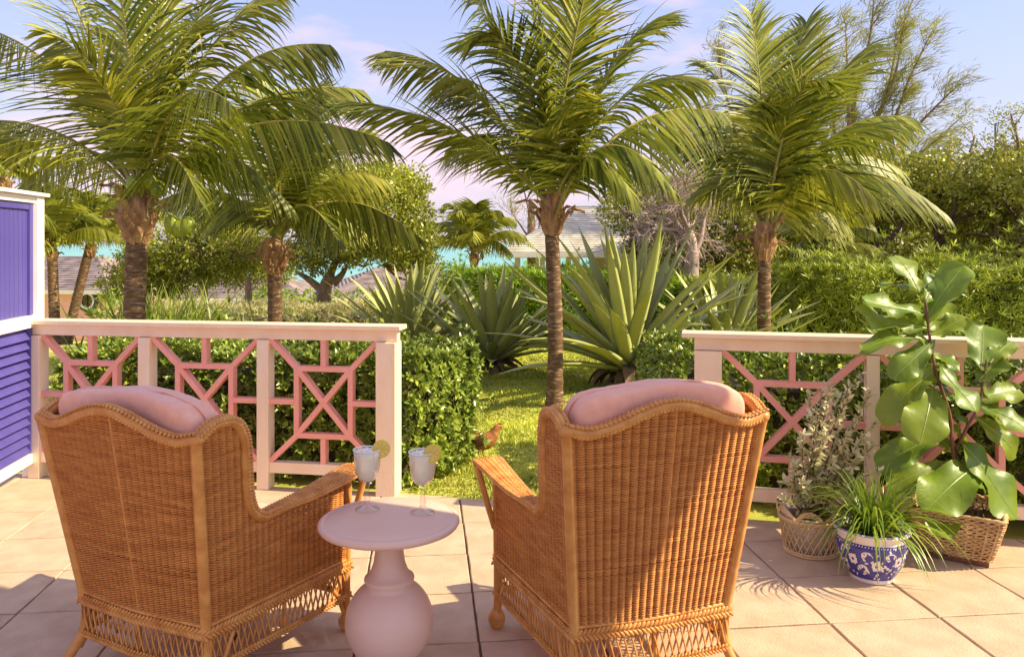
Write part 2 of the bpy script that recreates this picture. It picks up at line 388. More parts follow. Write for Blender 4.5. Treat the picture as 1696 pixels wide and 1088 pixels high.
# ------------------------------------------------------------------ railings
def railing(p, q, widths, label, end_at, cap_out=(.0,.0), big=.115):
    """p,q: ground ends. widths: fractions of posts along the line; end_at: index of the wide end post"""
    p = np.array([*p, 0.]); q = np.array([*q, 0.]); L = np.linalg.norm(q-p); d = (q-p)/L; n = np.array([-d[1], d[0], 0]); rz = math.atan2(d[1], d[0])
    r = thing('porch_railing', label, 'railing', tuple(p), rz, 'chippendale railings at the terrace edge')
    H = 1.045
    mb = MB(); mb.box((L/2+(cap_out[1]-cap_out[0])/2, 0, H-.014), (L+cap_out[0]+cap_out[1], .15, .028)); mb.build('handrail_cap', M['cream'], r, bevel=.004)
    mb = MB(); mb.box((L/2, 0, H-.028-.036), (L, .062, .072)); mb.build('top_rail', M['cream'], r, bevel=.003)
    zt = H-.1; zb = .175
    for i, (u, w) in enumerate(widths):
        mb = MB(); dd = w if w > .09 else .085; mb.box((u, 0, (H-.103)/2), (w, dd+.01, H-.103)); mb.build('post', M['cream'], r, bevel=.004)
        if w > .1:
            mb = MB(); mb.box((u, -.0605-dd*.0, .06), (w*.1, .004, .1))
    for (u0, w0), (u1, w1) in zip(widths[:-1], widths[1:]):
        a, b = u0+w0/2, u1-w1/2
        mb = MB(); mb.box(((a+b)/2, 0, .138), (b-a, .06, .068)); mb.build('bottom_rail', M['cream'], r, bevel=.003)
        fx = a+(b-a)*.25, b-(b-a)*.25; fz = zb+(zt-zb)*.22, zt-(zt-zb)*.235
        cx = (a+b)/2; cz = (fz[0]+fz[1])/2; k = [0]
        def bar(x0, z0, x1, z1, w=.033, dep=.05):
            k[0] += 1
            mb = MB(); mb.beam((x0, 0, z0), (x1, 0, z1), dep+.0007*k[0], w, up=(0, 0, 1) if abs(x1-x0) > 1e-4 else (1, 0, 0))
            mb.build('lattice_bar', M['salmon'], r, bevel=.002)
        h = .0165
        bar(a, zt, fx[0], fz[1]); bar(b, zt, fx[1], fz[1]); bar(a, zb, fx[0], fz[0]); bar(b, zb, fx[1], fz[0])
        bar(fx[0], fz[1], fx[1], fz[1]); bar(fx[0], fz[0], fx[1], fz[0])
        bar(fx[0], fz[0], fx[0], fz[1]); bar(fx[1], fz[0], fx[1], fz[1])
        bar(fx[0], fz[1], fx[1], fz[0]); bar(fx[1], fz[1], fx[0], fz[0])
        bar(cx, zt, cx, fz[1]+h); bar(cx, zb-.005, cx, fz[0]-h)
        bar(a, cz, fx[0]-h, cz); bar(fx[1]+h, cz, b, cz)
    return r
Ll = math.hypot(2.44, .38)
railing((-3.19, 5.35), (-.70, 4.965), [(.04, .08), (.83, .08), (1.645, .078), (Ll-.015, .125)],
        'left pink and cream lattice railing running from the violet screen to the lawn gap', 3, (.0, .03))
railing((1.045, 4.60), (4.4, 3.83), [(.075, .15), (.905+.04, .065), (1.81, .065), (2.68, .065), (3.4, .15)],
        'right pink and cream lattice railing behind the potted plants', 0, (.07, .0))

# ------------------------------------------------------------------ violet louvred screen
wd = np.array([.064, -.44]); wd = wd/np.linalg.norm(wd); WL = 3.6
scr = thing('privacy_screen', 'violet louvred privacy screen with white frame on the left edge of the terrace', 'screen', (-3.20, 5.33, 0), math.atan2(wd[1], wd[0]))
def sbox(name, m, x0, x1, z0, z1, y0, y1, bev=.003):
    mb = MB(); mb.box(((x0+x1)/2, (y0+y1)/2, (z0+z1)/2), (x1-x0, y1-y0, z1-z0)); return mb.build(name, m, scr, bevel=bev)
sbox('post', M['white'], -.10, .0, .0, 1.86, -.05, .05)
sbox('post', M['white'], WL, WL+.1, .0, 1.86, -.05, .05)
sbox('top_cap', M['white'], -.13, WL+.13, 1.862, 1.885, -.075, .075)
sbox('top_rail', M['white'], .002, WL-.002, 1.815, 1.86, -.035, .035)
sbox('middle_rail', M['white'], .002, WL-.002, .995, 1.075, -.035, .035)
sbox('bottom_rail', M['white'], .002, WL-.002, .10, .165, -.035, .035)
for a, b, c, d in ((.002,.045,.167,.993),(WL-.045,WL-.002,.167,.993),(.002,.05,1.077,1.813),(WL-.05,WL-.002,1.077,1.813)):
    sbox('stile', M['purple'], a, b, c, d, -.022, .022)
sbox('panel_rail', M['purple'], .052, WL-.052, 1.77, 1.812, -.02, .02)
for k in range(int((WL-.1)/.06)):
    mb = MB(); x = .08+k*.06; mb.box((0, 0, 0), (.072, .010, .69)); o = mb.build('upright_board', M['purple'], scr, bevel=.002, loc=(x, 0, 1.424)); o.rotation_euler = (0, 0, .05)
for k in range(13):
    mb = MB(); z = .205+k*.062; mb.box((0, 0, 0), (WL-.094, .010, .078)); o = mb.build('louvre_slat', M['purple'], scr, bevel=.002, loc=(WL/2, 0, z)); o.rotation_euler = (math.radians(38), 0, 0)

# ------------------------------------------------------------------ wicker armchair
def catmull(P, n=12):
    P = np.array(P, float); Q = np.vstack([2*P[0]-P[1], P, 2*P[-1]-P[-2]]); out = []
    for i in range(1, len(Q)-2):
        for t in np.linspace(0, 1, n, endpoint=False):
            a, b, c, d = Q[i-1], Q[i], Q[i+1], Q[i+2]
            out.append(.5*((2*b)+(-a+c)*t+(2*a-5*b+4*c-d)*t*t+(-a+3*b-3*c+d)*t**3))
    out.append(P[-1]); return np.array(out)
def resample(P, step):
    d = np.r_[0, np.cumsum(np.linalg.norm(np.diff(P, axis=0), axis=1))]; n = max(2, int(round(d[-1]/step))+1); s = np.linspace(0, d[-1], n)
    return np.stack([np.interp(s, d, P[:, k]) for k in range(3)], 1)
Z0 = .285; ZT = .955; HB, HT = .285, .356
def chalf(z): return HB+(HT-HB)*np.clip((z-Z0)/(ZT-Z0), -.2, 1.2)
def cyb(z): return -.11*np.clip((z-Z0)/(ZT-Z0), 0, 1.2)
def S_back(u, z): 
    return np.stack([u*chalf(z), cyb(z)-.022*(1-u*u), z+0*u], -1)
def top_back(u):
    a = np.clip(np.abs(u)/.84, 0, 1); return .945+.078*(.5+.5*np.cos(PI*a))+.014*np.clip((np.abs(u)-.84)/.16, 0, 1)
prof = catmull([(-.115, .957, 0), (-.06, .992, 0), (.0, 1.0, 0), (.055, .975, 0), (.09, .91, 0), (.105, .82, 0), (.118, .73, 0), (.145, .655, 0), (.20, .612, 0), (.28, .613, 0), (.45, .63, 0), (.66, .662, 0)], 10)
def top_side(y): return np.interp(y, prof[:, 0], prof[:, 1])
def side_x(y, z):
    s = np.clip((y-cyb(z))/(.66-cyb(z)), 0, 1); return chalf(z)*(1-s)+(.338+.02*(z-Z0))*s
def S_side(sg):
    def f(s, z):
        y = cyb(z)+(.66-cyb(z))*s; return np.stack([sg*side_x(y, z), y, z+0*s], -1)
    return f
def weave(surf, top, u0, u1, nst, outward, z0=Z0, zmax=1.03, pitch=.0084, amp=.0105, hz_=.0043, hd=.0032, stakes=True):
    Vs = []; Fs = []; k = 0; spp = 4; ns = nst*spp+1; us = np.linspace(u0, u1, ns)
    ph = (np.arange(ns) % spp)/spp; bul = amp*np.abs(np.cos(PI*ph))**.7
    z = z0; row = 0
    while z < zmax:
        zz = np.full(ns, z)+(.0007*np.sin(2*PI*ph))*(1 if row % 1 == 0 else -1)+rng.normal(0, .0002)
        ok = z < top(us)-.004
        P = surf(us, zz); e = surf(us+1e-3, zz)-surf(us-1e-3, zz); T = nrm(e)
        g = surf(us, zz+1e-3)-surf(us, zz-1e-3); Nn = nrm(np.cross(T, nrm(g))); Nn = Nn*np.where((Nn*outward(P)).sum(-1, keepdims=True) > 0, 1, -1)
        P = P+Nn*(bul+rng.normal(0, .0006))[:, None]; U = nrm(g)
        ring = np.stack([P+U*hz_, P+Nn*hd, P-U*hz_, P-Nn*hd], 1)
        i = 0
        while i < ns:
            if not ok[i]: i += 1; continue
            j = i
            while j+1 < ns and ok[j+1]: j += 1
            if j > i:
                m = j-i+1; Vs.append(ring[i:j+1].reshape(-1, 3)); b = k+np.arange(m-1)*4
                for c in range(4):
                    d = (c+1) % 4; Fs.append(np.stack([b+c, b+d, b+4+d, b+4+c], 1))
                k += m*4
            i = j+1
        z += pitch; row += 1
    if stakes:
        for q in range(nst+1):
            u = u0+(u1-u0)*q/nst; zt = float(top(np.array([u]))[0]); 
            if zt-z0 < .02: continue
            zs = np.linspace(z0, zt, 6); P = surf(np.full(6, u), zs); r = .0036
            ring = np.stack([P+[r,0,0], P+[0,r,0], P-[r,0,0], P-[0,r,0]], 1); Vs.append(ring.reshape(-1, 3)); b = k+np.arange(5)*4
            for c in range(4):
                d = (c+1) % 4; Fs.append(np.stack([b+c, b+d, b+4+d, b+4+c], 1))
            k += 24
    return np.vstack(Vs), np.vstack(Fs)
# one stitch of a braid: a little spindle along x
def spindle(n=5):
    V = []; F = []
    st = [(-.5, .25), (-.25, .85), (.1, 1), (.35, .75), (.5, .2)]
    for x, r in st:
        for k in range(n): V.append((x, r*math.cos(2*PI*k/n), r*math.sin(2*PI*k/n)))
    for i in range(len(st)-1):
        for k in range(n): F.append((i*n+k, i*n+(k+1) % n, (i+1)*n+(k+1) % n, (i+1)*n+k))
    return np.array(V), np.array(F)
SP = spindle()
def braid(path, up, out, width, step=.0135, rad=.0055, rows=2):
    P = resample(np.array(path), step); T = nrm(np.gradient(P, axis=0)); n = len(P)
    U = np.broadcast_to(np.array(up, float), P.shape) if np.ndim(up) == 1 else up
    if callable(out): N_ = out(P)
    else: N_ = np.broadcast_to(np.array(out, float), P.shape)
    U = nrm(U-(U*T).sum(-1, keepdims=True)*T); N_ = nrm(np.cross(T, U))*np.sign((np.cross(T, U)*N_).sum(-1, keepdims=True)+1e-9)
    Vs = []; Fs = []; k = 0
    for r in range(rows):
        s = 1 if r == 0 else -1
        c = P+U*s*width*.24+T*(step*.5*r)+N_*.002
        X_ = nrm(T*1.0+U*s*.95); R = frames_dir(X_, N_)
        sc3 = np.stack([np.full(n, width*.72), np.full(n, rad), np.full(n, rad)], 1)*(1+rng.normal(0, .05, (n, 1)))
        V, F = scatter(SP[0], SP[1], c, R, sc3); Vs.append(V); Fs.append(F+k); k += len(V)
    return np.vstack(Vs), np.vstack(Fs)
def join(*VF):
    Vs = []; Fs = []; k = 0
    for V, F in VF: Vs.append(V); Fs.append(F+k); k += len(V)
    return np.vstack(Vs), np.vstack(Fs)
def wrapped(path, r, pitch=.007, n=8):
    """cane-wrapped pole: a tube with fine ribs"""
    P = resample(np.array(path, float), pitch/2); m = len(P); R = (r(np.linspace(0, 1, m)) if callable(r) else np.full(m, r))*(1+.045*np.where(np.arange(m) % 2 == 0, 1, -1))
    T = nrm(np.gradient(P, axis=0)); a = nrm(np.cross(T[0], [.31, .9, .2])); V = np.zeros((m, n, 3))
    for i in range(m):
        a = nrm(a-np.dot(a, T[i])*T[i]); b = np.cross(T[i], a); th = 2*PI*np.arange(n)/n
        V[i] = P[i]+R[i]*(np.cos(th)[:, None]*a+np.sin(th)[:, None]*b)
    b = (np.arange(m-1)[:, None]*n); k = np.arange(n)[None]; F = np.stack([b+k, b+(k+1) % n, b+n+(k+1) % n, b+n+k], -1).reshape(-1, 4)
    return V.reshape(-1, 3), F
def softbox(a, b, c, e=.35, nu=40, nv=24, fn=None):
    th = np.linspace(-PI, PI, nu, endpoint=False); ph = np.linspace(-PI/2, PI/2, nv)
    TH, PH = np.meshgrid(th, ph)
    f = lambda v, p: np.sign(v)*np.abs(v)**p
    Xc = a*f(np.cos(PH), e)*f(np.cos(TH), e); Yc = b*f(np.cos(PH), e)*f(np.sin(TH), e); Zc = c*f(np.sin(PH), e)
    V = np.stack([Xc, Yc, Zc], -1)
    if fn is not None: V = fn(V)
    V = V.reshape(-1, 3); i = np.arange(nv-1)[:, None]*nu; k = np.arange(nu)[None]
    F = np.stack([i+k, i+(k+1) % nu, i+nu+(k+1) % nu, i+nu+k], -1).reshape(-1, 4)
    return V, F

def make_chair():
    r = thing('wicker_armchair', '', 'armchair', group='wicker wing armchairs')
    ob = lambda P: np.stack([0*P[..., 0], -np.ones_like(P[..., 0]), 0*P[..., 0]], -1)
    V, F = weave(S_back, top_back, -.97, .97, 22, ob)
    stuff(link('back_panel', raw_mesh('back_panel', V, F), M['wicker'], r))
    for sg in (-1, 1):
        f = S_side(sg)
        os_ = lambda P, sg=sg: np.stack([sg*np.ones_like(P[..., 0]), 0*P[..., 0], 0*P[..., 0]], -1)
        tp = lambda s: top_side(cyb(.8)*0+(-.09)+(.66+.09)*s)
        # height limit depends on y; y depends on z through the lean - close enough, the rim covers the edge
        V, F = weave(f, tp, .01, .985, 24, os_, zmax=1.0)
        stuff(link('side_panel', raw_mesh('side_panel', V, F), M['wicker'], r))
        # arm top
        za = lambda y: top_side(y)+.012
        def S_arm(u, t, sg=sg):
            y = .185+(t-0)*1.0; w = np.interp(y, [.185, .4, .68], [.02, .07, .105]); xc = side_x(y, .64)
            return np.stack([sg*(xc-.02+w*u), y+0*u, za(y)+.006*np.sin(PI*u)], -1)
        V, F = weave(S_arm, lambda u: np.full(len(u), .50), 0, 1, 5, lambda P: np.stack([0*P[..., 0], 0*P[..., 0], np.ones_like(P[..., 0])], -1), z0=0, zmax=.495, amp=.003, stakes=False)
        ys_ = np.linspace(.19, .68, 30)
        e1 = S_arm(np.zeros(30), ys_-.185); e2 = S_arm(np.ones(30), ys_-.185)
        e3 = S_arm(np.linspace(0, 1, 8), np.full(8, .495))
        parts = [(V, F), braid(e1, (sg, 0, 0), (0, 0, 1), .02), braid(e2, (sg, 0, 0), (0, 0, 1), .024), braid(e3, (0, 1, 0), (0, 0, 1), .022),
                 wrapped(e2-[0,0,.008], .009), wrapped(e3-[0,0,.008], .009)]
        V, F = join(*parts); stuff(link('armrest', raw_mesh('armrest', V, F), M['wicker2'], r))
        # arm post slanting down to the frame
        o_ = e2[-1]; V, F = wrapped([(o_[0], o_[1]-.02, o_[2]-.01), (sg*.385, .655, .5), (sg*.352, .668, .40)], .0125)
        link('arm_post', raw_mesh('arm_post', V, F), M['wicker2'], r)
        # wing rim
        yy = prof[:, 0]; P = np.stack([sg*(side_x(yy, prof[:, 1])+.004), yy, prof[:, 1]], 1); P = P[:95]
        T = nrm(np.gradient(P, axis=0)); ax = np.broadcast_to([float(sg), 0, 0], P.shape)
        Nn = nrm(np.cross(T, ax)*-sg)
        parts = [wrapped(P, .0195, n=10), braid(P+ax*.015+Nn*.006, resample_like(Nn, P), (sg, 0, 0), .028, rad=.0065)]
        parts.append(braid(P-ax*.010+Nn*.012, resample_like(Nn, P), (-sg, 0, .3), .024, rad=.0065))
        V, F = join(*parts); stuff(link('wing_rim', raw_mesh('wing_rim', V, F), M['wicker2'], r))
        # corner poles, front poles
        zz = np.linspace(.26, .955, 14); P = np.stack([sg*(chalf(zz)+.004), cyb(zz)-.006, zz], 1)
        V, F = wrapped(P, .0175, n=10); link('corner_pole', raw_mesh('corner_pole', V, F), M['wicker2'], r)
        V, F = softbox(.0245, .0245, .021, 1.0, 14, 8); link('corner_knob', raw_mesh('corner_knob', V+[sg*(HT+.004), float(cyb(np.array(.96)))-.004, .962], F), M['wicker2'], r)
        V, F = wrapped([(sg*.345, .66, .26), (sg*.350, .662, .66)], .013); link('front_pole', raw_mesh('front_pole', V, F), M['wicker2'], r)
        # legs
        V1, F1 = wrapped([(sg*.342, .655, .27), (sg*.342, .655, .10), (sg*.345, .66, .05)], .017, n=10)
        V2, F2 = wrapped([(sg*.345, .66, .075), (sg*.345, .66, .0)], lambda t: .0155+.0185*np.sin(PI*np.clip(t*.97, 0, 1))**.8, pitch=.009, n=12)
        V, F = join((V1, F1), (V2, F2)); link('leg', raw_mesh('leg', V, F), M['wicker2'], r)
        V, F = wrapped([(sg*.280, .01, .27), (sg*.288, -.005, .14), (sg*.315, -.05, .05), (sg*.335, -.085, 0.0)], .0175, n=10)
        link('leg', raw_mesh('leg', V, F), M['wicker2'], r)
        V, F = wrapped([(sg*.30, .10, .235), (sg*.31, .04, .14), (sg*.315, .0, .07)], .0085)
        link('brace', raw_mesh('brace', V, F), M['wicker2'], r)
        V, F = wrapped([(sg*.34, .56, .215), (sg*.342, .61, .15), (sg*.343, .64, .075)], .0085)
        link('brace', raw_mesh('brace', V, F), M['wicker2'], r)
        V, F = wrapped([(sg*.318, .33, .26), (sg*.318, .33, .14)], .008); link('skirt_strut', raw_mesh('skirt_strut', V, F), M['wicker2'], r)
    # back rim
    us = np.linspace(-1, 1, 60); zt = top_back(us); P = np.stack([us*(HT+.004), cyb(zt)-.022*(1-us*us)-.004, zt+.006], 1)
    T = nrm(np.gradient(P, axis=0)); Nn = nrm(np.cross(np.broadcast_to([0, 1., 0], P.shape), T)); Nn = Nn*np.sign(Nn[:, 2:3])
    parts = [wrapped(P, .021, n=10), braid(P+Nn*.017+[0, -.006, 0], (0, 1, 0), (0, 0, 1), .034, step=.016, rad=.007), braid(P-Nn*.016+[0, -.013, 0], resample_like(Nn, P), (0, -1, 0), .024, rows=1, rad=.0065)]
    V, F = join(*parts); stuff(link('back_rim', raw_mesh('back_rim', V, F), M['wicker2'], r))
    zz = np.linspace(.27, 1.01, 12); V, F = wrapped(np.stack([0*zz+.012, cyb(zz)-.021, zz], 1), .0085); link('centre_pole', raw_mesh('centre_pole', V, F), M['wicker2'], r)
    V, F = wrapped([(0, -.018, .27), (0, -.018, .13)], .010); link('skirt_strut', raw_mesh('skirt_strut', V, F), M['wicker2'], r)
    # braided bands and crossed skirt
    per = np.array([(-.345, .668), (-.292, -.01), (0, -.03), (.292, -.01), (.345, .668), (-.345, .668)])
    names = ['side', 'back', 'back', 'side', 'front']
    runs = [[per[0], per[1]], [per[1], per[2], per[3]], [per[3], per[4]], [per[4], per[5]]]
    for rr in runs:
        P = np.array([(a, b, 0) for a, b in rr]); c = P.mean(0)-[0, .32, 0]; d = P[-1]-P[0]; n_ = nrm(np.array([d[1], -d[0], 0])); 
        if np.dot(n_, c) < 0: n_ = -n_
        Pd = resample(P, .02)
        V, F = join(braid(Pd+[0,0,.268]+n_*.008, (0,0,1), n_, .042, step=.016, rad=.007), wrapped(Pd+[0,0,.268], .012), wrapped(Pd+[0,0,.292], .008))
        stuff(link('braided_band', raw_mesh('braided_band', V, F), M['wicker2'], r))
        V, F = join(braid(Pd+[0,0,.142]+n_*.006, (0,0,1), n_, .028, step=.014, rad=.0055), wrapped(Pd+[0,0,.142], .009))
        stuff(link('lower_band', raw_mesh('lower_band', V, F), M['wicker2'], r))
        L_ = np.linalg.norm(np.diff(P, axis=0), axis=1).sum(); Q = resample(P, .001); m = int(L_/.026); mb = MB()
        for i in range(m+1):
            for s in (-1, 1):
                a = np.clip((i-s*.55)/m, 0, 1); b = np.clip((i+s*.55)/m, 0, 1)
                A = Q[int(a*(len(Q)-1))]; B = Q[int(b*(len(Q)-1))]
                A = A+[0,0,.255]+n_*.003*s; B = B+[0,0,.15]+n_*.003*s; mid = (A+B)/2+n_*.003
                mb.tube([A, mid, B], .0034, 5, caps=False)
        stuff(mb.build('crossed_skirt', M['wicker2'], r, smooth=True))
    # seat deck and cushions
    mb = MB(); mb.prism([(-.29, .02), (.29, .02), (.335, .65), (-.335, .65)], .295, .315); mb.build('seat_deck', M['wicker'], r)
    def seatfn(V): V[..., 2] += .02*(1-(V[..., 0]/.3)**2)*(V[..., 2] > 0); V[..., 0] *= 1+.12*V[..., 1]; return V
    V, F = softbox(.292, .30, .07, .32, fn=seatfn); link('seat_cushion', raw_mesh('seat_cushion', V+[0, .37, .385], F), M['cushion'], r)
    def backfn(V):
        x = V[..., 0]/.30; z = V[..., 2]/.40
        V[..., 2] += .014*(1-x*x)*(z > 0)+.006*np.sin(x*5+1)*(z > .6); V[..., 1] += -.10*(z)+.012*np.sin(3*x+2*z)
        V[..., 1] += .0012*np.sin(38*x+5*np.sin(7*z))*np.clip(z, 0, 1)**2; V[..., 2] += .0010*np.sin(31*x+2)*(z > .7); V[..., 0] *= 1+.13*z; return V
    V, F = softbox(.300, .085, .355, .30, 64, 40, fn=backfn)
    c = link('back_cushion', raw_mesh('back_cushion', V+[0, .055, .712], F), M['cushion'], r)
    # piping seam along the cushion's top
    th = np.linspace(0, PI, 40); P = np.stack([.305*1.1*np.sign(np.cos(th))*np.abs(np.cos(th))**.30, 0*th, .355*np.sin(th)**.30], 1)
    q = P.copy(); x = np.clip(q[:, 0]/.34, -1, 1); z = q[:, 2]/.40; q[:, 2] += .014*(1-x*x)+.006*np.sin(x*5+1); q[:, 1] += -.10*z+.012*np.sin(3*x+2*z)+.0
    mb = MB(); mb.tube(q[4:36]+[0, .055, .7135], .0045, 6); mb.build('piping', M['cushion'], c, smooth=True)
    return r
def resample_like(N_, P):
    """normals along P, evaluated for braid(); returns array matched after resampling"""
    return _RS(N_, P)
class _RS:
    def __init__(s, N_, P): s.N = N_; s.P = P
_braid0 = braid
def braid(path, up, out, width, step=.0135, rad=.0055, rows=2):
    if isinstance(up, _RS):
        P = np.array(path); d = np.r_[0, np.cumsum(np.linalg.norm(np.diff(P, axis=0), axis=1))]; n = max(2, int(round(d[-1]/step))+1); s = np.linspace(0, d[-1], n)
        up = np.stack([np.interp(s, d, up.N[:, k]) for k in range(3)], 1)
    return _braid0(path, up, out, width, step, rad, rows)
chair = make_chair()
chair.location = (-1.285, 2.80, 0); chair.rotation_euler = (0, 0, -math.radians(26.5))
chair.scale = (1.065, 1.0, .968); chair['label'] = 'left wicker wing armchair with rose cushions, turned toward the small round table'
dup(chair, (.475, 2.73, 0), math.radians(18.5), 'right wicker wing armchair with rose cushions, between the small table and the potted plants', scale=1.0)

# ------------------------------------------------------------------ side table, drinks
tb = thing('side_table', 'round pale mauve pedestal table with ball base between the armchairs', 'table', (-.443, 2.90, 0))
mb = MB(); mb.lathe([(0, .528), (.20, .527), (.236, .530), (.249, .536), (.2535, .545), (.251, .554), (.242, .5595), (.234, .5605), (.2315, .5585), (.2285, .5605), (.15, .562), (.0, .5625)], n=72); mb.build('tabletop', M['table'], tb, smooth=True)
pf = [(0, 0), (.075, .0), (.085, .01), (.08, .03), (.088, .045)]
for a in np.linspace(-58, 58, 22): pf.append((.158*math.cos(math.radians(a)), .190+.156*math.sin(math.radians(a))))
pf += [(.088, .335), (.0905, .342), (.088, .350), (.080, .354), (.067, .372), (.057, .40), (.051, .44), (.050, .48), (.056, .51), (.068, .5275)]
mb = MB(); mb.lathe(pf, n=56); mb.build('pedestal', M['table'], tb, smooth=True)
def make_drink():
    g = thing('margarita_glass', '', 'drink', group='frosty drinks on the round table')
    out = [(0, 0), (.044, 0), (.046, .003), (.040, .007), (.022, .013), (.011, .020), (.009, .030), (.0125, .042), (.0085, .052), (.0075, .085), (.010, .097), (.016, .103), (.030, .112), (.041, .13), (.046, .155), (.049, .19), (.0515, .222)]
    inn = [(.0495, .222), (.047, .19), (.044, .155), (.039, .131), (.028, .115), (.014, .107), (0, .105)]
    mb = MB(); mb.lathe(out+inn, n=40); mb.build('glass', M['glass'], g, smooth=True)
    mb = MB(); mb.lathe([(0, .1045), (.0145, .1062), (.0287, .1145), (.0397, .1308), (.0447, .1552), (.0477, .19), (.0494, .212), (.0497, .2165), (.03, .219), (.0, .2205)], n=40); mb.build('frozen_drink', M['drink'], g, smooth=True)
    mb = MB(); P = []
    for k in range(49):
        a = 2*PI*k/48; P.append((.0508*math.cos(a), .0508*math.sin(a), .2228+random.uniform(-.0006, .0006)))
    mb.tube(P, [.0022+random.uniform(-.0004, .0006) for _ in P], 6, caps=False); mb.build('salt_rim', M['salt'], g, smooth=True)
    for k in range(7):
        a = random.uniform(0, 2*PI); d = random.uniform(0, .032); V, F = softbox(.011, .009, .006, .5, 10, 6)
        o = link('ice_chip', raw_mesh('ice_chip', V, F), M['salt'], g, (d*math.cos(a), d*math.sin(a), .2205)); o.rotation_euler = (random.uniform(-.5,.5), random.uniform(-.5,.5), a)
    lp = bpy.data.objects.new('lime_slice', None)
    mb = MB(); mb.lathe([(.0, -.003), (.0265, -.003), (.0285, -.0015), (.0285, .0015), (.0265, .003), (0, .003)], n=36)
    ls = mb.build('lime_slice', M['lime'], g, smooth=True, loc=(.052, -.012, .226)); ls.rotation_euler = (math.radians(80), .2, math.radians(12)); ls.scale = (1.16,)*3
    for k in range(8):
        a0 = k*PI/4+.07; a1 = (k+1)*PI/4-.07
        for s in (-1, 1):
            mb = MB(); ar = np.linspace(a0, a1, 4); pts = [(.0035*math.cos((a0+a1)/2), .0035*math.sin((a0+a1)/2))]+[(.0235*math.cos(a), .0235*math.sin(a)) for a in ar]
            if s > 0: mb.prism(pts, .0028, .0042)
            else: mb.prism(pts, -.0042, -.0028)
            mb.build('pulp_segment', M['pulp'], ls)
    return g
g1 = make_drink(); g1.location = (-.538, 2.985, .562); g1.rotation_euler = (0, 0, .1)
g1['label'] = 'cloudy drink in a stemmed glass with lime slice, nearer the left armchair'
dup(g1, (-.328, 2.95, .562), -.5, 'cloudy drink in a stemmed glass with lime slice, nearer the right armchair')

